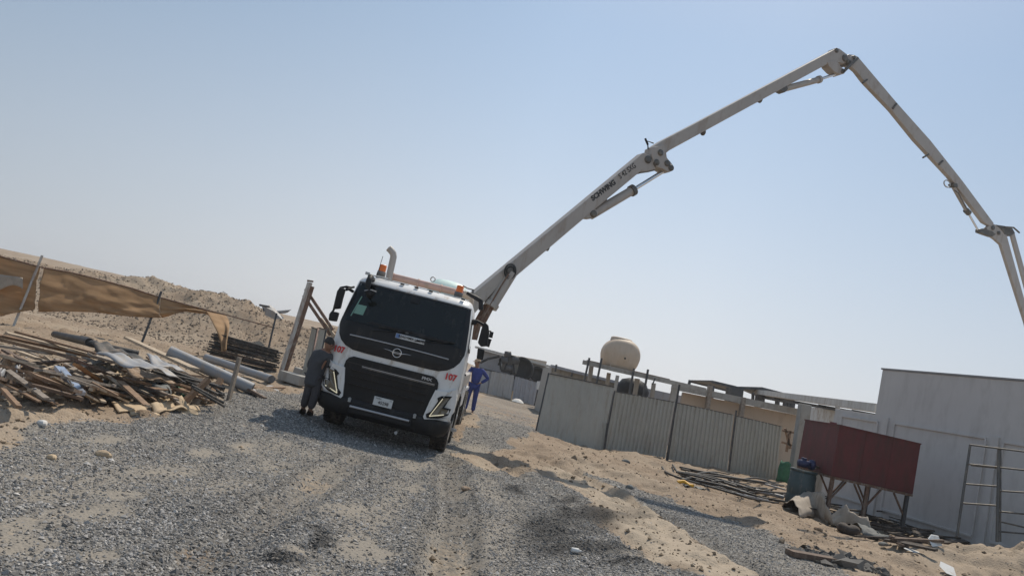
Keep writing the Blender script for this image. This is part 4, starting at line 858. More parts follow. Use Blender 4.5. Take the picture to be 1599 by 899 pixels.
for (a, b, D, lab) in (((1060, 600), (1039, 722), 28.6, 'black angle iron post in the gap left of the middle ribbed panel'), ((1149, 640), (1136, 744), 30.3, 'black angle iron post in the gap left of the last narrow fence panel'),
                       ((948, 660), (941, 712), 25.9, 'short black bent bar leaning at the foot of the wide flat panel')):
    mb = MB(); p, q = V(*a, D), V(*b, D); mb.bar(q, p, .07, .02); mb.bar(q+Vector((.035, .03, 0)), p+Vector((.035, .03, 0)), .02, .07); single(mb, 'fence_post', M_dsteel, lab, 'post', 'posts of the near fence')
FF = 'far fence panels beyond the gap'
D6 = 60
corrugated('corrugated_fence', [V(744, 575, D6), V(765, 579, D6), V(760, 614, D6), V(741, 608, D6)], M_fence3, .5, .04, 'far grey fence panel half hidden by the man in blue', FF)
corrugated('corrugated_fence', [V(768, 579, D6), V(803, 586, D6), V(797.5, 622, D6), V(761, 615, D6)], M_fence2, .38, .06, 'pale ribbed far fence panel left of the yellowish stake', FF)
corrugated('corrugated_fence', [V(805, 587, D6), V(840, 597, D6), V(834, 633, D6), V(799, 622, D6)], M_fence3, .34, .06, 'blue grey ribbed far fence panel between the stake and the white topped post', FF)
mb = MB(); mb.bar(V(798, 626, 58), V(801, 610, 58), .16, .1); single(mb, 'stake', M_ply, 'yellowish wooden stake standing against the far fence', 'stake')
mb = MB(); mb.lathe([(.0, .26), (.2, .24), (.42, .1), (.5, 0)], V(808, 627.5, 58), n=14); single(mb, 'white_sack', M_whitejunk, 'white filled sack lying at the foot of the far fence', 'sack')
r = thing('gate_post', 'dark post with a white bucket on top, at the far fence opening', 'post', V(838, 633, 57))
mb = MB(); mb.bar(V(836.5, 634, 57), V(841.5, 609, 57), .30, .3); part(mb, 'post', M_dsteel, r)
mb = MB(); mb.lathe([(.26, 0), (.32, .55), (.30, .6), (0, .6)], V(842.6, 608.5, 57), n=14); part(mb, 'bucket', M_whitejunk, r)
# dark cabin with cooler
r = thing('site_cabin', 'long grey site cabin behind the far fence', 'cabin', V(820, 618, 64))
def box4(mb, a, b, depth, zb=None):
    """front face between top-left a and top-right b, down to height zb"""
    a, b = Vector(a), Vector(b); d = (b-a); d.z = 0; d.normalize(); nrm = Vector((-d.y, d.x, 0)); 
    lo = lambda p: Vector((p.x, p.y, zb))
    mb.prism([lo(a), lo(b), b, a], nrm*depth); return mb
part(box4(MB(), V(748, 545, 64), V(915, 589, 64), 6, -.1), 'wall', M_fence3, r)
mb = MB(); mb.bar(V(742, 541.5, 63.6), V(918, 587.5, 63.6), 1.2, .14); part(mb, 'roof_edge', M_roof, r)
mb = MB(); mb.lathe([(.62, 0), (.62, .12), (.5, .12), (.5, .02), (0, .02)], V(838.5, 583.5, 63.8), (0, -1, 0), 20); part(mb, 'round_vent', M_black, r)
mb = MB(); mb.bar(V(748, 574, 63.9), V(842, 597, 63.9), .1, .10); part(mb, 'wall_seam', M_dsteel, r)
r = thing('storage_box', 'tan corrugated box on top of the grey site cabin', 'storage box', V(825, 570, 66)); part(box4(MB(), V(794, 553, 66), V(854, 564, 66), 3, V(850, 577, 66).z), 'body', M_tanwall, r)
r = thing('generator', 'black generator with a round fan drum against the grey cabin', 'generator', V(795, 585, 61))
mb = MB(); c = V(814, 576, 61); mb.lathe([(.85, -.9), (.98, -.8), (.98, .35), (.86, .4), (.80, .1), (0, .08)], c, (-.1, -1, 0), 26); part(mb, 'fan_drum', M_black, r)
mb = MB(); mb.box(V(797, 568.5, 61), (1.3, 1.0, 1.5)); part(mb, 'engine_block', M_grease, r, bevel=.1)
mb = MB()
for a, b in (((780, 560), (782, 577)), ((782, 577), (800, 583)), ((780, 560), (800, 556)), ((800, 556), (803, 583)), ((785, 556), (778, 570)), ((790, 553), (812, 560)), ((788, 577), (794, 560))): mb.bar(V(*a, 60.3), V(*b, 60.3), .14, .14)
part(mb, 'frame', M_black, r)
for a, rr in (((788, 562), .3), ((795, 575), .28), ((805, 562), .35), ((793, 553), .25)):
    mb = MB(); mb.lathe([(0, -.3), (rr, -.25), (rr, .25), (0, .3)], V(*a, 60.4), (1, 0, .2), 12); part(mb, 'filter_canister', M_dsteel, r)
mb = MB(); mb.tube([V(750, 566, 60.5), V(762, 560, 60.5), V(780, 556, 60.5)], .10, 8); part(mb, 'exhaust_pipe', M_black, r)
# slabs of grey roofline continuing right behind the wide panel
r = thing('low_building', 'low grey concrete building running behind the fence under the water tank', 'building', V(950, 600, 46))
part(box4(MB(), V(862, 573, 46), V(1058, 622, 46), 8, -.1), 'wall', M_conc, r)
mb = MB(); mb.bar(V(860, 571, 45.8), V(1060, 621, 45.8), .7, .16); part(mb, 'parapet', M_fence3, r)
# tank platform
r = thing('tank_platform', 'raised scaffold platform of beams and poles carrying the cream water tank', 'platform', V(960, 610, 40))
mb = MB(); mb.bar(V(910, 565, 39.3), V(1102, 609, 39.3), .20, .22); part(mb, 'beam', M_conc, r)
mb = MB(); mb.bar(V(916, 564, 41), V(1045, 594, 41), .20, .18); part(mb, 'beam', M_wood[1], r)
mb = MB()
for k in range(9): a = V(924+k*12.5, 567.5+k*2.95, 39.2); mb.bar(a, a+Vector((0, 2.2, 0)), .28, .06)
part(mb, 'deck_board', M_ply, r)
for a, b, D, w_ in (((920.5, 558.5), (911, 600), 39, .10), ((924, 568), (919, 606), 41, .22), ((939.5, 559), (930, 606), 39, .10), ((951, 582), (946, 612), 41, .20), ((964.5, 586), (959, 614), 39, .16), ((990, 575), (982, 618), 39, .10),
                ((995.5, 591), (991, 618), 41, .22), ((1012, 576.5), (1004, 622), 39, .10), ((1021, 598), (1018, 622), 41, .2), ((1053.5, 606), (1048, 632), 39.5, .28), ((1023, 590), (1019, 600), 39, .06), ((869, 569), (867, 580), 42, .10), ((894, 581), (892, 588), 42, .10)):
    mb = MB(); mb.bar(V(*b, D), V(*a, D), w_, w_); part(mb, 'pole', M_dsteel if w_ < .15 else M_conc, r)
# cream tank
tc = V(968, 556, 40.4); r = thing('water_tank', 'cream plastic water tank with a raised lid, on the scaffold platform', 'water tank', tc-Z_*.95)
def tankf(u, v):
    a = 2*math.pi*v; t = (u-.5)*2; k = (1-abs(t)**5)**.42 if abs(t) < 1 else 0
    x = c_(a); z = s_(a); rx = 1.0*(.93+.07*k)
    if z < 0: x = math.copysign(abs(x)**.5, x); z = -abs(z)**.55; x = x*(1-.19*(-z)**1.3); z = z*.93
    else: x = math.copysign(abs(x)**.85, x); z = z**.92
    return tc+Vector((x*rx*k, t*1.15, z*.92*k))
mb = MB(); mb.grid(tankf, 22, 36); part(mb, 'body', M_tank, r)
mb = MB(); mb.lathe([(.60, -.08), (.58, .08), (.50, .13), (0, .16)], tc+Vector((-.12, -.2, .82)), n=24); part(mb, 'lid', M_tank, r)
mb = MB(); pts = [tc+Vector((1.03*x, -.1*(1-abs(x))-.9*math.sqrt(max(0, 1-x*x)), .12)) for x in np.linspace(-1, 1, 15)]; mb.tube(pts, .028, 6); part(mb, 'seam', M_tank, r)
mb = MB(); mb.tube([tc+Vector((-.52, -.98, .10)), tc+Vector((-.54, -.98, -.72))], .02, 6); part(mb, 'rib', M_tank, r)
mb = MB(); mb.lathe([(.05, 0), (.05, .05)], tc+Vector((.1, -1.13, -.12)), (0, -1, 0), 8); part(mb, 'outlet', M_black, r)
# dark plastic tank and blue-grey wall behind
mb = MB(); mb.lathe([(.9, 0), (.95, .5), (.7, .95), (.3, 1.1), (0, 1.12)], V(985, 621, 43), n=22); single(mb, 'plastic_tank', M_black, 'black plastic tank just showing above the fence below the cream tank', 'water tank')
mb = box4(MB(), V(992, 602, 44), V(1066, 618, 44), 1.5, 0); single(mb, 'block_wall', M_fence3, 'blue grey wall just above the fence, between the black tank and the tan wall', 'wall')
# tan wall
r = thing('boundary_wall', 'long tan block wall behind the fence', 'wall', V(1160, 680, 42)); part(box4(MB(), V(1067, 612, 42), V(1255, 650, 42), .3, -.2), 'wall', M_tanwall, r)
mb = MB(); mb.bar(V(1050, 602.5, 41.7), V(1256, 645, 41.7), .5, .34); part(mb, 'coping', M_conc, r)
for a, b, m_ in (((1109, 602), (1103, 645), M_orangewood), ((1161, 620), (1155, 660), M_wood[0])): mb = MB(); mb.bar(V(*b, 41.5), V(*a, 41.5), .40, .2); part(mb, 'pilaster', M_wood[1], r)
# steel canopies
def canopy(pl, legs, D, label):
    r = thing('steel_canopy', label, 'canopy', V(legs[0][1][0], legs[0][1][1], D), 'steel framed canopies beyond the tan wall')
    P_ = [V(*p[:2], D+(p[2] if len(p) > 2 else 0)) for p in pl]; mb = MB(); mb.prism(P_, (0, 0, -.08)); part(mb, 'roof_sheet', M_dsteel, r)
    for a, b, w_ in legs: mb = MB(); mb.bar(V(*b, D), V(*a, D), w_, w_); part(mb, 'leg', M_dsteel, r)
    for a, b in zip(pl[:-1], pl[1:]): mb = MB(); mb.bar(V(*a[:2], D+(a[2] if len(a) > 2 else 0))-Z_*.12, V(*b[:2], D+(b[2] if len(b) > 2 else 0))-Z_*.12, .10, .10); part(mb, 'edge_beam', M_dsteel, r)
canopy([(1077.5, 593, 5), (1150, 611, 5), (1150, 602.5, 0), (1112, 593.5, 0)], [((1077.5, 593), (1074.5, 606), .16), ((1110, 601), (1105, 622), .26), ((1113, 602), (1111, 622), .2), ((1147.5, 606), (1145, 628), .9)], 50, 'dark steel canopy on thin legs left of the thick dark column')
canopy([(1149, 603, 0), (1190, 604, 0), (1240, 617, 0), (1240, 628, 5), (1180, 616, 5)], [((1176, 613), (1175, 632), .16), ((1187, 616), (1185.5, 636), .5), ((1214, 624), (1213, 640), .24), ((1226, 625), (1224, 640), .2), ((1232, 627), (1230, 642), .2), ((1238, 628), (1236, 642), .26)], 50, 'dark steel canopy partly under the pale roof')
# pale roof on column
r = thing('open_shelter', 'pale sheet roof resting on a thick concrete column next to the grey building', 'shelter', V(1240, 742, 30))
A_, B_2 = V(1175, 607, 52), V(1367, 629.5, 27)
mb = MB(); P0 = [A_, B_2, B_2+Vector((1.6, .5, .1)), A_+Vector((1.6, .5, .1))]; mb.prism(P0, (0, 0, -.30)); part(mb, 'roof', M_roof, r)
mb = MB(); mb.bar(A_+Vector((.5, .3, -.40)), B_2+Vector((.5, .3, -.40)), .12, .14); part(mb, 'beam', M_dsteel, r)
mb = MB()
for k in range(5): q = A_.lerp(B_2, .1+.2*k)+Vector((.05, .1, -.385)); mb.bar(q, q+Vector((1.4, .4, .08)), .08, .10)
part(mb, 'purlin', M_dsteel, r)
mb = MB(); mb.bar(V(1240.5, 745, 30), V(1257, 631, 30), .40, .40); part(mb, 'column', M_conc, r, bevel=.02)
mb = MB(); mb.bar(V(1308, 640, 27.3), V(1308, 633, 27.3), .12, .12); part(mb, 'strut', M_gpost, r)
mb = box4(MB(), V(1262, 635, 36), V(1320, 640, 34), .4, -.1); single(mb, 'block_wall', M_whitejunk, 'off-white wall seen under the pale roof, behind the red tank', 'wall')
mb = box4(MB(), V(1215, 730, 33.5), V(1300, 744, 28.5), .3, -.1); single(mb, 'low_wall', M_conc, 'low pale kerb wall behind the blue-green barrel', 'wall')
# bits of timber and orange scrap seen between fence and column
for k, (a, b) in enumerate((((1222, 672), (1243, 676)), ((1221, 690), (1240, 696)), ((1226, 668), (1234, 700)), ((1234, 672), (1228, 705)))):
    mb = MB(); mb.bar(V(*a, 33), V(*b, 33), .12, .08); single(mb, 'timber_offcut', M_wood[0], ('upper level brown timber offcut in the fence gap by the concrete column', 'lower level brown timber offcut in the fence gap by the concrete column', 'brown offcut leaning right in the fence gap by the concrete column', 'brown offcut leaning left in the fence gap by the concrete column')[k], 'timber', 'timber offcuts in the fence gap')
# grey building on the right
WP, WQ = Vector((12.14, 24, 0)), Vector((13.63, 19.6, 0)); wd = (WQ-WP).normalized(); wn = Vector((-wd.y, wd.x, 0)); wn = -wn if wn.x > 0 else wn   # faces the road
def W(px, py, off=0.0):
    d = ray(px, py); o = Vector((0, 0, EYE)); t = (WP+wn*off-o).dot(wn)/d.dot(wn); return o+d*t
r = thing('grey_building', 'large grey rendered building with panelled walls at the right edge', 'building', WP)
ztop = 4.57; end = WP+wd*13; far_ = WP-wd*1.7
mb = MB(); mb.prism([WP+Z_*-.2, end+Z_*-.2, end+Z_*ztop, WP+Z_*ztop], -wn*8); part(mb, 'wall', M_render, r, bevel=.01)
mb = MB(); mb.prism([far_+Z_*-.2, WP-wd*.003+Z_*-.2, WP-wd*.003+Z_*3.12, far_+Z_*3.12], -wn*.3); part(mb, 'side_wall', M_render, r, bevel=.01)
mb = MB(); mb.bar(WP-wd*.04+Z_*(ztop+.03)-wn*.1, end+Z_*(ztop+.03)-wn*.1, .26, .05); part(mb, 'coping', M_coping, r)
def frame(a, b, zt, zb, name='wall_moulding'):
    o = wn*.025; w_ = .055; mb = MB()
    mb.bar(a+Z_*zt+o, b+Z_*zt+o, .05, w_); mb.bar(a+Z_*(zt-w_/2)+o, a+Z_*zb+o, w_, .05, wn); mb.bar(b+Z_*(zt-w_/2)+o, b+Z_*zb+o, w_, .05, wn); mb.bar(a+Z_*(zb-.03)+o, b+Z_*(zb-.03)+o, .05, w_); part(mb, name, M_render, r)
def wl(px, py): p = W(px, py); return Vector((p.x, p.y, 0)), p.z
for (l, rr_) in (((1316, 649), (1372, 659)), ((1398, 661), (1541, 684)), ((1568, 690), (1640, 702))):
    a, za = wl(*l); b, zb_ = wl(*rr_); frame(a, b, (za+zb_)/2, .35)
for l in ((1385, 652), (1556, 682)):
    a, za = wl(*l); mb = MB(); mb.bar(a+Z_*(-.1)+wn*.03, a+Z_*(za)+wn*.03, .22, .06, wn); part(mb, 'wall_pier', M_render, r)
b_, zb_ = wl(1550, 677); a_, za_ = wl(1309, 640); zc = (za_+zb_)/2
# red tank on legs
r = thing('fuel_tank', 'dark red rectangular steel tank raised on braced legs in front of the grey building', 'tank', onG(1335, 815))
Dn = 19.6
cT, cB = V(1312, 664, Dn), V(1304, 744, Dn)
rT = V(1438, 693, Dn+.25); rB = V(1428, 767, Dn+.25); h = cT.z-cB.z
dx = Vector((rT.x-cT.x, rT.y-cT.y, 0)); fl = V(1257, 656, Dn+2.0); dy = Vector((fl.x-cT.x, fl.y-cT.y, 0))
base = Vector((cT.x, cT.y, cB.z)); n2 = Vector((dx.y, -dx.x, 0)).normalized(); o2 = (n2-dx.normalized()).normalized()
mb = MB(); mb.prism([base, base+dx, base+dx+dy, base+dy], Z_*h); part(mb, 'tank_body', M_redtank, r, bevel=.012)
mb = MB()
for p in (base+dx*.5, ): pass
mb.bar(base+Z_*(h+.01), base+dx+Z_*(h+.01), .05, .03); mb.bar(base+dy+Z_*(h+.01), base+Z_*(h+.01), .05, .03); part(mb, 'rim', M_redtank, r)
mb = MB(); mb.bar(base-Z_*.0+o2*.012, base+Z_*h+o2*.012, .035, .035, dx)
part(mb, 'corner_trim', M_redtank, r)
for ff in (.33, .66): mb = MB(); mb.bar(base+dx*ff+n2*.004, base+dx*ff+Z_*h+n2*.004, .02, .008, n2); part(mb, 'weld_seam', M_redtank, r)
mb = MB(); mb.lathe([(.09, 0), (.09, .08), (0, .085)], base+dy*.45+dx*.12+Z_*h, n=12); part(mb, 'filler_cap', M_redtank, r)
mb = MB(); mb.bar(base+dx*.01-Z_*.03, base+dx*.99-Z_*.03, .07, .06); mb.bar(base+dy*.99-Z_*.03+dx*.01, base+dx*.99+dy*.99-Z_*.03, .07, .06); mb.bar(base+dx*.02-Z_*.033, base+dx*.02+dy-Z_*.033, .07, .055); part(mb, 'base_frame', M_steelrust, r)
for fx in (.03, .46, .95):
    for fy in (.03, .95):
        t_ = base+dx*fx+dy*fy-Z_*.06; f_ = Vector((t_.x, t_.y, gz(t_.x, t_.y)-.03))
        mb = MB(); mb.bar(f_, t_, .085, .085); part(mb, 'leg', M_steelrust if fx != .95 else M_dsteel, r)
        for sgn in ((1,) if fx == .03 else (-1,) if fx == .95 else (-1, 1)):
            mb = MB(); mb.bar(t_-Z_*.55, t_+dx.normalized()*sgn*.38-Z_*.01, .04, .04); part(mb, 'brace', M_steelrust, r)
q = base+dy*.5-Z_*.0-dy.normalized()*0; mb = MB(); o_ = Vector((-dy.y, dy.x, 0)).normalized(); o_ = -o_ if o_.x > 0 else o_
mb.prism([base+dy*.38+o_*.006+Z_*.12, base+dy*.46+o_*.006+Z_*.06, base+dy*.50+o_*.006+Z_*.30, base+dy*.46+o_*.006+Z_*.16], o_*.004); 0 and mb.prism([base+dy*.26+o_*.006+Z_*.06, base+dy*.40+o_*.006+Z_*.10, base+dy*.38+o_*.006+Z_*.34], o_*.004); part(mb, 'peeling_primer', M_gpost, r)
# barrel and pump
g = onG(1245, 793)
r = thing('barrel', 'blue-green plastic barrel without lid left of the red tank', 'barrel', g)
mb = MB(); mb.lathe([(.30, 0), (.335, .05), (.345, .3), (.33, .34), (.345, .38), (.345, .66), (.33, .70), (.335, .86), (.30, .98), (.25, 1.0), (0, 1.0)], g, n=28); part(mb, 'body', M_barrel, r)
mb = MB(); mb.lathe([(.335, .94), (.345, .95), (.345, .99), (.33, 1.0)], g, n=28); part(mb, 'rim', M_barrel, r)
pp = g+Z_*1.03; r = thing('water_pump', 'dark blue electric pump standing on the barrel beside the red tank', 'pump', pp)
mb = MB(); mb.lathe([(.0, -.2), (.09, -.19), (.10, .0), (.09, .12), (0, .13)], pp+Vector((-.0, 0, .13)), (1, .2, 0), 16); part(mb, 'motor', M_bluepump, r)
mb = MB(); mb.lathe([(.0, 0), (.13, .01), (.14, .09), (0, .11)], pp+Vector((.13, .02, .14)), (1, .2, 0), 16); part(mb, 'pump_housing', M_bluepump, r)
mb = MB(); mb.box(pp+Vector((-.05, 0, .25)), (.12, .1, .07)); part(mb, 'terminal_box', M_bluepump, r, bevel=.01)
mb = MB(); mb.tube([pp+Vector((.22, .02, .14)), pp+Vector((.45, .1, .10)), base+dy*.5+Z_*.05], .03, 8); part(mb, 'pipe', M_grease, r)
# green sack, cans
g = V(1222, 752, 29.5); mb = MB(); 
mb.grid(lambda u, v: g+Vector(((.30-.14*u)*c_(6.283*v)*(1+.15*s_(9*v+5*u)), .22*s_(6.283*v), .78*u+.03*s_(20*v))), 8, 20); single(mb, 'green_sack', M_green, 'green sack standing between the fence end and the blue-green barrel', 'sack', solid=.01)
# hoses on the ground
rngp = random.Random(5)
def hose(px, rad_, label, name='hose', m=M_hose, lift=.02, grp='hoses and pipes heaped in front of the fence', n=10, cat='hose'):
    P_ = [onG(a, b, rad_+(lift if not l else l[0])) for a, b, *l in px]
    q = []; 
    for i in range(len(P_)-1):
        p0 = P_[max(0, i-1)]; p1 = P_[i]; p2 = P_[i+1]; p3 = P_[min(len(P_)-1, i+2)]
        for k in range(6):
            t = k/6; q.append(.5*((2*p1)+(p2-p0)*t+(2*p0-5*p1+4*p2-p3)*t*t+(3*p1-p0-3*p2+p3)*t*t*t))
    q.append(P_[-1]); mb = MB(); mb.tube(q, rad_, 8); return single(mb, name, m, label, cat, grp)
hose([(1034, 728), (1042, 738), (1075, 750), (1120, 762), (1180, 774), (1222, 782)], .030, 'long black hose forming the front edge of the hose heap')
hose([(1050, 727), (1065, 742), (1110, 756), (1160, 764), (1215, 772)], .030, 'black hose curving from the second post into the heap')
hose([(1062, 729), (1090, 735, .12), (1130, 742, .15), (1180, 752, .12), (1224, 758)], .035, 'black hose bent over the top of the heap along the fence')
for k in range(26):
    a = 1045+rngp.uniform(0, 120); b = 727+(a-1045)*.20+rngp.uniform(0, 22); ln_ = rngp.uniform(40, 110); sl = rngp.uniform(.05, .30); c = rngp.uniform(-9, 9)
    e = min(a+ln_, 1230); z0 = rngp.uniform(.01, .14)
    hose([(a, b, z0), ((a+e)/2, b+(e-a)*sl/2+c, z0+.05), (e, min(b+(e-a)*sl, 785), z0)], rngp.uniform(.018, .034), plank_label('black hose', a, b, e-a, .4, x0=1045, x1=1165, y0=728, y1=768, where='the hose tangle by the fence'))
for k, (a, b, e, f_, rr_) in enumerate(((1180, 765, 1224, 776, .05), (1100, 748, 1150, 757, .03), (1185, 752, 1226, 764, .03), (1150, 770, 1200, 780, .02))):
    hose([(a, b, .12), (e, f_, .10)], rr_, ('short grey plastic pipe end lying left of the barrel' if k == 0 else 'pale grey plastic pipe in the hose heap'), 'plastic_pipe', M_pvc, cat='pipe', grp='pale pipes in the hose heap')
# under the red tank
for k in range(30):
    a = rngp.uniform(1262, 1400); b = 752+(a-1262)*.2+rngp.uniform(0, 32); ln_ = rngp.uniform(30, 100); sl = rngp.uniform(.12, .32)
    p = onG(a, b+14, rngp.uniform(.05, .3)); q = onG(min(a+ln_, 1470), b+14+ln_*sl, rngp.uniform(.02, .22)); mb = MB()
    if k % 3: mb.tube([p, q], rngp.uniform(.015, .03), 6); single(mb, 'steel_rod', M_blackboard, plank_label('dark rod', a, b, ln_, .4, x0=1262, x1=1400, y0=760, y1=800, where='the scrap under the red tank'), 'rod', 'rods under the red tank')
    else: mb.bar(p, q, rngp.uniform(.06, .14), .03); single(mb, 'scrap_board', M_shadewood, plank_label('dark board', a, b, ln_, .4, x0=1262, x1=1400, y0=760, y1=800, where='the scrap under the red tank'), 'board', 'boards under the red tank')
for k in range(26):
    a = rngp.uniform(1330, 1470); b = 812+(a-1330)*.13+rngp.uniform(-6, 26); ln_ = rngp.uniform(40, 100); sl = rngp.uniform(-.05, .22); z0 = .05+.28*math.exp(-((a-1430)/60)**2)*rngp.uniform(.3, 1)
    p = onG(a, b, z0); q = onG(min(a+ln_, 1548), b+ln_*sl, rngp.uniform(.03, .18)); mb = MB(); mb.bar(p, q, rngp.uniform(.08, .18), rngp.uniform(.025, .05), (rngp.uniform(-.5, .5), 0, 1))
    single(mb, 'dark_plank', M_shadewood if k % 5 else M_wood[3], plank_label('dark plank', a, b, ln_, sl, x0=1330, x1=1470, y0=806, y1=845, where='the ladder frame heap'), 'plank', 'dark planks against the grey building')
for lab, cpx, sz, m_ in (('brown crumpled carton on the scrap under the red tank', (1415, 812), (.35, .3, .32), M_rug), ('dark rounded sack on top of the plank heap', (1452, 822), (.5, .4, .25), M_greybag), ('dark crate end under the sagging canvas', (1322, 833), (.26, .2, .18), M_shadewood)):
    g = onG(*cpx); mb = MB(); mb.grid(lambda u, v: g+Vector((sz[0]*c_(6.283*v)*s_(math.pi*(.03+.94*u))**.6*(1+.1*s_(7*v+3*u)), sz[1]*s_(6.283*v)*s_(math.pi*(.03+.94*u))**.6, sz[2]*(1-c_(math.pi*u))*.6+.02*s_(15*v))), 8, 14); single(mb, 'carton' if 'carton' in lab else 'sack' if 'sack' in lab else 'crate', m_, lab, 'scrap')
# canvas
def drape(name, ctrl, width_px, label, m=M_tarp, hs=None, nu=46, nv=14, amp=.10):
    P_ = [onG(a, b) for a, b in ctrl]
    def fn(u, v):
        t = u*(len(P_)-1); i = min(int(t), len(P_)-2); f = t-i; f = f*f*(3-2*f); p = P_[i].lerp(P_[i+1], f); h_ = hs[i]*(1-f)+hs[i+1]*f
        cc = (v-.5)*2; z = h_*(1-cc**2)**.7+amp*.5*fbm(np.array([u*9+3]), np.array([v*4+1.0]), 3, 7)[0]*1.4
        return Vector((p.x+.12*s_(u*7), p.y+cc*width_px*(.6+.4*s_(u*5+1)), max(gz(p.x, p.y)+.012, p.z+.02+z)))
    mb = MB(); mb.grid(fn, nu, nv); return single(mb, name, m, label, 'canvas', solid=.012)
drape('canvas_sheet', [(1234, 800), (1250, 800), (1274, 806), (1302, 822), (1320, 824), (1346, 834)], .62, 'crumpled beige canvas sheet lying in front of the barrel and red tank', hs=[.30, .52, .58, .16, .46, .34], amp=.26)
drape('canvas_sheet', [(1335, 830), (1360, 838), (1395, 848), (1420, 850)], .4, 'flatter grey canvas sheet trailing from the beige one towards the plank heap', M_greybag, hs=[.2, .12, .10, .03], amp=.15)
# ladder frame
r = thing('ladder_frame', 'tall thin steel ladder frame leaning in front of the grey building', 'frame', onG(1530, 846))
mb = MB()
def pole(a, b, Da, Db, w_, name='rail', m=M_grease): mb = MB(); mb.tube([V(*a, Da), V(*b, Db)], w_, 8); part(mb, name, m, r)
pole((1515, 694), (1494, 838), 18.6, 18.0, .03); pole((1560, 699), (1557, 845), 18.2, 17.6, .035); pole((1640, 709), (1640, 860), 17.6, 17.0, .035); pole((1562.5, 700), (1562, 845), 18.5, 18.0, .02)
for a, b in (((1515, 694), (1640, 710)), ((1511, 724), (1640, 738)), ((1507, 755), (1558, 759)), ((1562, 766), (1640, 771)), ((1501, 785), (1558, 789)), ((1560, 798), (1640, 806)), ((1558, 813), (1640, 832)), ((1558, 829), (1640, 836)), ((1516, 726), (1558, 730))):
    pole(a, b, 18.4-(a[0]-1515)*.006, 18.4-(b[0]-1515)*.006, .02, 'rung')
# litter on the right
for k, (lab, cpx, w_, rot, m_) in enumerate((('white broken board stuck upright in the sand mound at lower right', (1456, 866), .2, .9, M_whitejunk), ('white sheet half buried in the foreground mound', (1480, 896), .22, .5, M_whitejunk), ('small white board lying below the plank heap', (1425, 862), .18, .1, M_whitejunk))):
    g = onG(*cpx); mb = MB(); rot_ = Matrix.Rotation(rot, 3, 'X')@Matrix.Rotation(.4+k, 3, 'Z')
    mb.prism([g+rot_@Vector(p)*w_+Z_*(w_*.45*math.sin(rot)+.02) for p in ((-.6, -.45, 0), (.5, -.55, 0), (.75, .35, 0), (.1, .6, 0), (-.5, .3, 0))], (0, .02, .012)); single(mb, 'broken_board', m_, lab, 'board')
g = onG(1067, 758); mb = MB(); mb.tube([g+Vector((-.16, 0, .05)), g+Vector((0, .03, .1)), g+Vector((.14, -.02, .04)), g+Vector((.2, -.12, .05))], .045, 8); single(mb, 'yellow_hose_end', M_yellow, 'short yellow hose piece on the sand in front of the hoses', 'hose')
g = onG(1083, 763); mb = MB(); mb.grid(lambda u, v: g+Vector(((u-.5)*.5, (v-.5)*.3, .06*s_(9*u+4*v)**2+.02)), 8, 8); single(mb, 'rag', M_greybag, 'dark green rag lying right of the yellow hose piece', 'rag', solid=.01)
g = onG(808, 626)
# dark lumps
N = 520; cx, cy_ = [], []
pc = onG(1265, 868); pd = onG(1360, 884)
X = np.array([pc.x+(pd.x-pc.x)*t+rng.normal(0, .12) for t in rng.uniform(0, 1, N)]); Y = np.array([pc.y+(pd.y-pc.y)*t+rng.normal(0, .28) for t in rng.uniform(-.1, 1.1, N)])
stones('dark_rubble', X, Y, rng.gamma(2.5, .014, N)+.01, np.tile(np.array([[.10, .095, .088]]), (N, 1))*rng.uniform(.6, 1.5, (N, 1)), 'heap of dark broken asphalt lumps on the sand')
mb = MB(); a, b = onG(1232, 862, .05), onG(1305, 875, .05); mb.bar(a, b, .2, .08); single(mb, 'tarred_board', M_wood[3], 'dark board lying at the left end of the black rubble heap', 'board')
for lab, cpx, sz, tint, nm in (('brown clod on the gravel in front of the truck', (727, 765), .09, M_rug, 'clod'), ('whitish stone on the gravel at left, larger of the pair', (161, 712), .10, M_ply, 'stone'), ('yellowish stone on the gravel at far left', (80, 716), .07, M_ply, 'stone'),
                             ('pale stone at the left edge of the gravel', (65, 663), .09, M_whitejunk, 'stone'), ('dark stone on the sand in front of the ribbed fence', (977, 722), .16, M_greybag, 'stone'), ('dark stone where the gravel meets the sand right of the track', (983, 762), .13, M_greybag, 'stone'),
                             ('brown stone below the canvas, left one', (1262, 822), .10, M_rug, 'stone'), ('brown stone below the canvas, right one', (1277, 830), .11, M_rug, 'stone'), ('dark round stone in front of the plank heap', (1380, 851), .13, M_greybag, 'stone')):
    g = onG(*cpx); mb = MB(); ss = random.Random(len(lab)); k_ = ss.uniform(0, 6)
    mb.grid(lambda u, v: g+Vector((sz*.75*c_(6.283*v)*s_(math.pi*u)*(1+.22*s_(6.283*2*v+k_+3*u)), sz*.6*s_(6.283*v)*s_(math.pi*u)*(1+.2*c_(6.283*3*v+k_)), sz*.42*(-c_(math.pi*u))+sz*.2)), 7, 12, False); single(mb, nm, tint, lab, 'stone')
mb = MB(); g = onG(898, 863); mb.lathe([(.02, -.05), (.026, -.045), (.026, .03), (.012, .05), (.012, .065)], g+Z_*.03, (1, .3, 0), 10); single(mb, 'plastic_bottle', M_whitejunk, 'small white plastic bottle on the dark crushed gravel', 'bottle')
mb = MB(); g = onG(700, 812); 

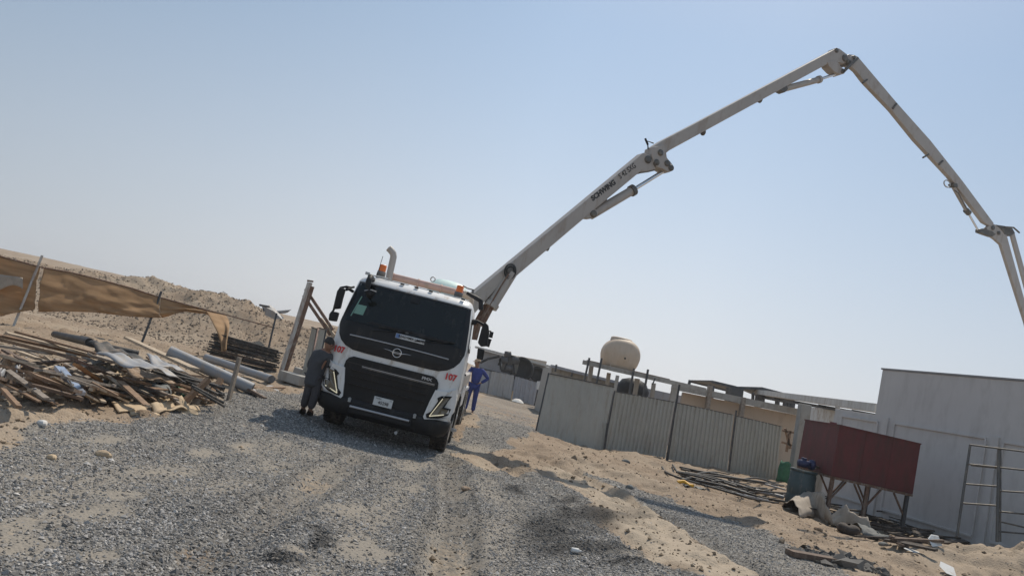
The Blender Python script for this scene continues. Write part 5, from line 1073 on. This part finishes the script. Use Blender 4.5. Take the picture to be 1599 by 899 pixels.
# ================================================================== LEFT SIDE: SHADE NET, GATE, TIMBER
NT = [(-60, 386, 20.6), (0, 400, 21), (66, 417.5, 21.5), (110, 425, 22.3), (155, 436, 23.0), (200, 448, 23.9), (250, 464, 25.0), (290, 475, 25.6), (320, 483, 26), (352, 491, 26.4)]
NB = [(-60, 478, 20.6), (0, 494, 21), (58, 487, 21.5), (110, 486, 22.3), (155, 488, 23.0), (200, 494, 23.9), (250, 496, 25.0), (290, 487, 25.6), (318, 489, 26), (352, 502, 26.4)]
def interp(L_, t):
    i = min(int(t), len(L_)-2); f = t-i; return [L_[i][k]*(1-f)+L_[i+1][k]*f for k in range(3)]
def netf(t0, t1, bot=NB):
    def fn(u, v):
        t = t0+(t1-t0)*u; a, b = interp(NT, t), interp(bot, t); p = V(*a).lerp(V(*b), v)
        w_ = fbm(np.array([t*1.3]), np.array([v*5.0]), 3, 4)[0]; sag = .10*s_(math.pi*min(1, v*1.0))
        return p+Vector((0, -.25*w_*v**.5-sag*v, 0))
    return fn
mb = MB(); mb.grid(netf(2.05, 6, NB), 70, 18); net_a = single(mb, 'shade_net', M_net, 'long tan shade net stretched between the pale post and the black post', 'shade net', 'shade net lengths in front of the dune', solid=.006)
mb = MB(); mb.grid(netf(6.02, 9, NB), 40, 16)
def tail(u, v):
    a = V(322+32*u, 486+7*u, 26.1+.25*u); b = V(343+14*u, 549-2*u, 23.7+.1*u); m_ = V(342+16*u, 506, 24.0)
    p = (a*(1-v)**2+m_*2*v*(1-v)+b*v*v); return p+Vector((0, -.15*s_(v*5+u*3)-.08*s_(u*9), 0))
mb.grid(tail, 16, 26); single(mb, 'shade_net', M_net, 'short tan shade net right of the black post, its end hanging down in a tail', 'shade net', 'shade net lengths in front of the dune', solid=.006)
mb = MB(); mb.grid(netf(0, 1.95, [(a, b-(4 if i == 2 else 0), c) for i, (a, b, c) in enumerate(NB)]), 30, 18); single(mb, 'shade_net', M_net, 'tan shade net with a patched pale stripe at the left edge', 'shade net', 'shade net lengths in front of the dune', solid=.006)
mb = MB(); mb.grid(lambda u, v: V(-20+60*u, 426+8*u+ (20+6*s_(6*u))*v, 20.7+.4*u)+Vector((0, -.12, 0)), 12, 6); single(mb, 'net_patch', M_tarp, 'pale patch sewn on the leftmost shade net', 'cloth', solid=.006)
def bargrp(name, a, b, Da, Db, w_, m_, lab, cat, grp=None, tube=True):
    mb = MB(); p, q = V(*a, Da), V(*b, Db); mb.tube([p, q], w_, 8) if tube else mb.bar(p, q, w_*2, w_*2); return single(mb, name, m_, lab, cat, grp)
bargrp('net_post', (66, 399), (17, 519), 21.4, 21.2, .035, M_gpost, 'pale pipe post between the two left shade nets', 'post', 'posts holding the shade net')
bargrp('net_post', (252, 455), (221, 536), 25, 24.6, .04, M_dsteel, 'black post in the middle of the shade net', 'post', 'posts holding the shade net')
bargrp('net_post', (432, 489), (414, 566), 27, 26.8, .035, M_dsteel, 'black post at the right end of the net cable, below the sheet scrap', 'post', 'posts holding the shade net')
mb = MB(); mb.tube([V(a, b, D) for a, b, D in NT]+[V(430, 512, 27)], .022, 6); single(mb, 'net_cable', M_steelrust, 'rusty bar along the top edge of the shade nets', 'cable')
# scrap on dune crest
g = V(424, 487, 36); r = thing('roof_sheet_scrap', 'bent grey sheet scrap lying on the crest of the dune', 'scrap', g)
for k, (pl_) in enumerate(([(412, 478), (428, 486), (440, 498), (428, 498), (414, 492)], [(418, 477), (424, 481), (434, 492), (430, 494)], [(428, 486), (452, 484), (446, 489), (432, 490)])):
    mb = MB(); mb.prism([V(a, b, 36+.2*k+.02*i) for i, (a, b) in enumerate(pl_)], (.02, .25, .06)); part(mb, 'sheet', M_sheet, r)
mb = MB(); mb.tube([V(405, 476, 36), V(421, 479, 36)], .05, 6); mb.tube([V(410, 476, 36), V(412, 486, 36)], .04, 6); part(mb, 'bar', M_dsteel, r)
# gate
r = thing('braced_post', 'tall rusty steel gate post with two sloping braces left of the truck', 'gate post', V(440, 585, 24))
mb = MB(); mb.bar(V(437, 590, 24), V(484, 441, 24), .16, .14); part(mb, 'post', M_gpost, r, bevel=.008)
mb = MB(); mb.bar(V(441.5, 590, 23.95), V(487, 447, 23.95), .05, .16); part(mb, 'rusty_flange', M_steelrust, r)
for a, b in (((477, 451), (520, 515)), ((474, 461), (516, 523))): mb = MB(); mb.bar(V(*a, 24), V(*b, 24), .09, .09); part(mb, 'brace', M_steelrust, r)
mb = MB(); mb.bar(V(500, 498, 24.1), V(521, 524, 24.1), .2, .12); part(mb, 'timber_brace', M_wood[2], r)
mb = MB(); mb.bar(V(480, 438, 24), V(489, 439.5, 24), .08, .05); mb.box(V(484, 444, 24), (.10, .1, .12)); part(mb, 'hinge', M_steelrust, r)
corrugated('corrugated_fence', [V(487, 511, 23.5), V(494, 513, 23.4), V(480, 590, 23.4), V(471, 588, 23.5)], M_fence, .09, .02, 'narrow ribbed sheet left of the reddish strip, behind the man in grey', 'ribbed sheets behind the man in grey')
corrugated('corrugated_fence', [V(499, 512, 23.3), V(508, 514, 23.2), V(492, 592, 23.2), V(483, 590, 23.3)], M_fence, .10, .02, 'narrow ribbed sheet right of the reddish strip, behind the man in grey', 'ribbed sheets behind the man in grey')
mb = MB(); mb.bar(V(482, 590, 23.45), V(497, 511, 23.45), .12, .02); single(mb, 'painted_strip', M_pinkpipe, 'reddish strip between the two ribbed sheets behind the man in grey', 'strip')
mb = MB(); a, b = V(444, 586, 22.6), V(477, 596, 22.2); mb.bar(a, b, .5, .28); single(mb, 'concrete_kerb', M_conc, 'concrete footing lying at the foot of the rusty gate post', 'kerb', bevel=.02)
mb = MB(); mb.bar(V(460, 577, 24.2), V(478, 583, 24.2), .3, .2); single(mb, 'concrete_block', M_conc, 'rough concrete block behind the footing by the gate post', 'block', bevel=.03)
ORD = ('bottom', 'second', 'third', 'fourth', 'fifth', 'sixth', 'seventh', 'eighth', 'ninth', 'tenth', 'eleventh', 'twelfth', 'thirteenth')
# stack of dark boards
for lay in range(13):
    for row in range(3):
        y = 549+0; t0 = rngp.uniform(-7, 7); t1 = rngp.uniform(-9, 5)
        bl_, br_ = (318, 567), (428, 592); h_ = lay*4.0
        a = V(bl_[0]+t0+h_*.24+lay*.6, bl_[1]-h_*.92-lay*.12, 24.3+.28*row+rngp.uniform(-.05, .05)); b = V(br_[0]+t1+h_*.22, br_[1]-h_*.92, 24.9+.28*row)
        mb = MB(); mb.bar(a, b, .20, .050+rngp.uniform(-.008, .004), (rngp.uniform(-.06, .06), 0, 1)); o = single(mb, 'dark_board', M_blackboard if rngp.random() < .8 else M_wood[3], 'dark board in the stack below the dune, %s layer from the bottom, %s row' % (ORD[lay], ('front', 'middle', 'back')[row]), 'board', 'dark boards stacked below the dune')
# timber heap: named pieces
def piece(name, a, b, za, zb, w_, h_, m_, lab, cat, grp=None, tube=False, hollow=False, n=12):
    p, q = onG(*a, za), onG(*b, zb); mb = MB()
    if tube:
        if hollow:
            d = (q-p).normalized(); mb.tube([p, q], w_, n+6, caps=False); mb.tube([p, q], w_*.88, n+6, caps=False); mb.lathe([(w_*.88, 0), (w_, 0)], q, d, n+6); mb.lathe([(w_*.88, 0), (w_, 0)], p, -d, n+6)
            for e in (p, q): mb.v; 
            mb.f = mb.f
        else: mb.tube([p, q], w_, n)
    else: mb.bar(p, q, w_, h_, (rngp.uniform(-.25, .25), rngp.uniform(-.1, .1), 1))
    return single(mb, name, m_, lab, cat, grp)
piece('black_pipe', (86, 519), (140, 534), .30, .35, .075, 0, M_hose, 'thick black pipe sticking out at the back of the timber heap', 'pipe', tube=True, n=16)
piece('black_pipe', (140, 536), (215, 556), .3, .25, .06, 0, M_hose, 'black pipe running on behind the grey sheets', 'pipe', tube=True, n=16)
piece('grey_pipe', (322, 558), (424, 592), .20, .13, .11, 0, M_pvc, 'grey pipe with open end, the upper of the two', 'pipe', 'grey pipes beside the board stack', tube=True, hollow=True)
piece('grey_pipe', (262, 556), (394, 607), .32, .12, .12, 0, M_pvc, 'grey pipe with open end, the lower of the two', 'pipe', 'grey pipes beside the board stack', tube=True, hollow=True)
piece('pale_plank', (200, 528), (304, 576), .55, .35, .20, .05, M_wood[2], 'long pale plank lying across the dark sheets', 'plank')
def sheet(name, px4, zs_, m_, lab, cat='sheet', th=.012, curl=.06, grp=None):
    P_ = [onG(a, b, z) for (a, b), z in zip(px4, zs_)]
    def fn(u, v):
        p = P_[0].lerp(P_[1], u).lerp(P_[3].lerp(P_[2], u), v); return p+Z_*(curl*s_(u*5+v*3)*s_(v*4+1)+curl*.4*s_(u*17))
    mb = MB(); mb.grid(fn, 16, 12); return single(mb, name, m_, lab, cat, grp, solid=th)
sheet('metal_sheet', [(150, 548), (232, 560), (292, 590), (205, 574)], [.62, .66, .50, .55], M_sheet, 'large grey metal sheet on the right half of the timber heap', curl=.05)
sheet('metal_sheet', [(228, 553), (262, 562), (296, 580), (240, 572)], [.60, .58, .50, .58], M_sheet, 'smaller grey metal sheet behind the large one', curl=.03)
sheet('black_sheet', [(135, 540), (200, 546), (240, 566), (160, 556)], [.4, .4, .4, .4], M_blackboard, 'black plastic sheet under the large grey sheet')
sheet('metal_sheet', [(-20, 573), (9, 570), (12, 584), (-20, 592)], [.4, .4, .3, .3], M_sheet, 'grey sheet at the left edge above the matting')
sheet('metal_sheet', [(52, 607), (74, 611), (92, 632), (60, 629)], [.30, .22, .03, .06], M_sheet, 'flat grey sheet leaning out of the front of the timber heap', curl=.02)
sheet('metal_sheet', [(22, 577), (36, 576), (40, 590), (26, 592)], [.35, .35, .25, .25], M_sheet, 'dull grey sheet fold between matting and planks')
sheet('plywood_sheet', [(174, 628), (218, 626), (231, 641), (185, 643)], [.05, .05, .03, .03], M_ply, 'square plywood sheet at the front of the timber heap', th=.02, curl=.01)
sheet('plywood_sheet', [(232, 632), (300, 627), (320, 638), (246, 645)], [.04, .10, .03, .03], M_ply, 'curled plywood strip right of the square sheet', th=.02, curl=.05)
sheet('plywood_sheet', [(200, 640), (245, 640), (250, 647), (205, 648)], [.02, .02, .02, .02], M_ply, 'thin plywood scrap on the gravel edge', th=.02, curl=.01)
sheet('rusty_sheet', [(180, 564), (225, 576), (290, 600), (215, 592)], [.42, .42, .3, .35], M_rug, 'rust brown sheet below the large grey sheet', curl=.04)
sheet('metal_sheet', [(385, 607), (425, 600), (440, 612), (400, 618)], [.03, .03, .03, .03], M_sheet, 'grey sheet lying flat right of the lower grey pipe', curl=.02)
piece('silver_channel', (92, 574), (126, 614), .40, .20, .12, .05, M_bluemetal, 'silver-blue metal channel in the middle of the timber heap', 'channel')
piece('silver_channel', (97, 598), (128, 612), .26, .2, .09, .04, M_bluemetal, 'shorter silver-blue strip crossing the long channel', 'channel')
piece('steel_tube', (96, 578), (114, 601), .42, .32, .014, 0, M_chrome, 'thin shiny tube on the silver-blue channel', 'tube', tube=True, n=8)
piece('steel_tube', (131, 609), (141, 629), .24, .04, .02, 0, M_chrome, 'short shiny tube at the lower end of the silver-blue channel', 'tube', tube=True, n=8)
piece('orange_plank', (120, 570), (155, 594), .42, .22, .16, .04, M_orangewood, 'orange-brown plank right of the silver-blue channel', 'plank')
piece('upright_board', (374, 559), (357, 624), .75, .0, .13, .05, M_wood[1], 'weathered board standing upright in front of the grey pipes', 'board')
bx_ = onG(357, 624); mb = MB(); mb.bar(bx_, V(374, 558, bx_.y), .13, .05); bpy.data.objects.remove(bpy.data.objects[[o.name for o in COL.objects if o.name.startswith('upright_board')][0]]); single(mb, 'upright_board', M_wood[1], 'weathered board standing upright in front of the grey pipes', 'board')
piece('dark_plank', (380, 603), (414, 622), .12, .03, .12, .05, M_wood[3], 'dark plank end on the sand right of the upright board', 'plank')
piece('thin_batten', (390, 605), (444, 606), .05, .04, .06, .04, M_wood[0], 'thin brown batten on the sand towards the gate post', 'batten')
for k, (a, b, za, zb) in enumerate((((326, 592), (285, 630), .42, .03), ((322, 600), (303, 632), .4, .02), ((324, 604), (318, 630), .35, .02), ((330, 604), (334, 628), .35, .02), ((345, 592), (330, 618), .4, .05), ((250, 585), (268, 612), .4, .1), ((232, 578), (262, 600), .42, .2), ((280, 600), (300, 612), .3, .1))):
    p, q = onG(*b, zb), None; q = V(a[0], a[1], p.y+.25); mb = MB(); mb.bar(p, q, .10, .08); single(mb, 'short_post', M_wood[(0, 1, 1, 0, 0, 2, 2, 1)[k]], ('long brown leaning post nearest the cement bag', 'grey post leaning at the bundle centre', 'grey near upright post in the bundle', 'brown post at the right of the bundle', 'brown post leaning left towards the bundle from the pipes', 'pale post leaning beside the green rag', 'pale post crossing above the grey bag', 'grey post crossing right of the green rag')[k], 'post', 'leaning timber posts below the grey pipes')
g = onG(237, 626); mb = MB(); mb.grid(lambda u, v: g+Vector((.26*c_(6.283*v)*s_(math.pi*(.05+.9*u))**.5*(1+.1*s_(11*v)), .2*s_(6.283*v)*s_(math.pi*(.05+.9*u))**.5, .15*(1-c_(math.pi*u))+.02*s_(13*v+6*u))), 10, 18); single(mb, 'cement_bag', M_greybag, 'dark grey filled bag behind the square plywood sheet', 'bag')
g = onG(275, 616); mb = MB(); mb.grid(lambda u, v: g+Vector((.20*(u-.5)*2, .16*(v-.5)*2, .14*(1-(2*u-1)**2)+.03*s_(12*u+8*v))), 8, 8); single(mb, 'green_rag', M_green, 'dark green cloth right of the grey bag', 'cloth', solid=.01)
def heap(name, cpx, rx, ry, h_, m_, lab, seed, cat='matting'):
    g = onG(*cpx)
    def fn(u, v):
        a = 6.283*v; r_ = u; q = fbm(np.array([u*5+seed]), np.array([4*c_(a)+3*s_(a)+seed]), 4, seed)[0]
        x, y = rx*r_*c_(a)*(1+.4*q), ry*r_*s_(a)*(1+.4*q); return Vector((g.x+x, g.y+y, gz(g.x+x, g.y+y)+h_*(1-r_**2.5)*(1+1.1*q)-.02))
    mb = MB(); mb.grid(fn, 14, 34); return single(mb, name, m_, lab, cat)
heap('rolled_matting', (16, 607), .65, .3, .26, M_rug, 'crumpled brown matting at the far left of the heap', 3)
heap('rolled_matting', (44, 620), .45, .22, .15, M_rug, 'low fold of brown matting in front of the grey sheet', 5)
heap('broken_cartons', (200, 600), .6, .4, .2, M_ply, 'torn pale packaging in the middle of the heap', 8, 'packaging')
heap('torn_sacking', (165, 612), .5, .3, .12, M_greybag, 'grey torn sacking below the pale packaging', 11, 'sacking')
heap('torn_sacking', (262, 634), .5, .3, .12, M_ply, 'tan sacking between the plywood sheets', 14, 'sacking')
# loose planks of the heap
TG = 'loose timber planks in the scrap heap'
klab = {0: 'brown plank in the scrap heap at left', 1: 'grey weathered plank in the scrap heap at left', 2: 'pale plank in the scrap heap at left', 3: 'dark plank in the scrap heap at left'}
long_ = [((-30, 517), (160, 560), .55, .35, 0), ((-30, 524), (120, 560), .5, .4, 0), ((10, 520), (190, 566), .6, .35, 2), ((-30, 532), (80, 552), .45, .4, 1), ((25, 518), (150, 552), .55, .5, 0), ((-30, 546), (60, 572), .5, .4, 2), ((-20, 560), (90, 592), .45, .3, 0),
         ((0, 555), (80, 586), .42, .3, 3), ((50, 585), (150, 622), .4, .1, 0), ((45, 590), (125, 625), .35, .05, 0), ((60, 578), (200, 610), .4, .2, 1), ((90, 552), (165, 573), .5, .4, 3), ((100, 590), (210, 622), .35, .1, 1), ((140, 552), (215, 575), .5, .35, 1), ((105, 545), (200, 572), .5, .4, 2), ((150, 576), (215, 604), .4, .2, 3)]
for a, b, za, zb, k in long_: piece('timber_plank', a, b, za, zb, rngp.uniform(.07, .13), .035, M_wood[k], plank_label(('brown plank', 'grey plank', 'pale plank', 'dark plank')[k], a[0], a[1], b[0]-a[0], (b[1]-a[1])/(b[0]-a[0])), 'plank', TG)
for k in range(190):
    a = rngp.uniform(-20, 330); t = (a+20)/350; top = 535+t*35; bot = 620+t*8
    b = rngp.uniform(top, bot); ln_ = rngp.choice((rngp.uniform(18, 45), rngp.uniform(30, 95))); sl = rngp.gauss(.36, .22) if rngp.random() < .82 else rngp.uniform(-1.2, 1.4)
    if a+ln_ > 345 or b+ln_*sl > 632 or b+ln_*sl < 536+(a+ln_+20)/350*35: continue
    dep = 1-abs(2*(b-top)/(bot-top)-1); z0 = .06+.24*max(.2, dep)*(1-.3*t)
    kk = rngp.choices((0, 1, 2, 3), (4, 3, 3, 2))[0]
    piece('timber_plank', (a, b), (a+ln_, b+ln_*sl), z0+rngp.uniform(-.06, .12), z0*.7+rngp.uniform(-.08, .08), rngp.uniform(.035, .11), rngp.uniform(.018, .04), M_wood[kk], plank_label(('brown plank', 'grey plank', 'pale plank', 'dark plank')[kk], a, b, ln_, sl), 'plank', TG)
for k in range(34):
    a = rngp.uniform(190, 320); b = 566+(a-190)*.28+rngp.uniform(-10, 8); ln_ = rngp.uniform(40, 100)
    piece('steel_rod', (a, b), (min(a+ln_, 350), b+ln_*.30), rngp.uniform(.15, .4), rngp.uniform(.1, .3), rngp.uniform(.012, .028), 0, M_blackboard, plank_label('dark rod', a, b, ln_, .4, x0=190, x1=330, y0=560, y1=600, where='the rod bundle below the grey sheets'), 'rod', 'dark rods below the grey sheets', tube=True, n=6)

# ================================================================== dusty air
mb = MB(); mb.box((0, 0, 0), (2, 2, 2)); hz_ = mb.build('haze', M_white); hz_.scale = (700, 700, 11.5); hz_.location = (0, 0, 8.5)
hm = bpy.data.materials.new('dusty_air'); hm.use_nodes = True; hn = hm.node_tree.nodes; hn.remove(hn['Principled BSDF']); pv = hn.new('ShaderNodeVolumePrincipled'); pv.inputs['Color'].default_value = (.9, .92, .95, 1); pv.inputs['Density'].default_value = .0007; pv.inputs['Anisotropy'].default_value = .3
hm.node_tree.links.new(pv.outputs[0], hn['Material Output'].inputs['Volume']); hz_.data.materials.clear(); hz_.data.materials.append(hm); tag(hz_, 'thin dusty haze', None, None, 'stuff')

# same words for several things: tell them apart by their order from the left
ORDW = ('first', 'second', 'third', 'fourth', 'fifth', 'sixth', 'seventh', 'eighth', 'ninth', 'tenth')
by = {}
for o in COL.objects:
    if o.parent is None and 'label' in o and o.get('kind') is None: by.setdefault(o['label'], []).append(o)
def _px(o): p = Vector(o.location)-Vector((0, 0, EYE)); return p.dot(_R)/max(.1, p.dot(_F))
for lab, os_ in by.items():
    if len(lab.split()) > 13: lab = lab.replace('at the top of the ', 'on top of ').replace('at the back of the ', 'behind in ').replace('at the front of the ', 'at front of ')
    if 1 < len(os_) <= 10 and len(lab.split()) <= 13:
        for k, o in enumerate(sorted(os_, key=_px)): o['label'] = lab+', %s from left' % ORDW[k]
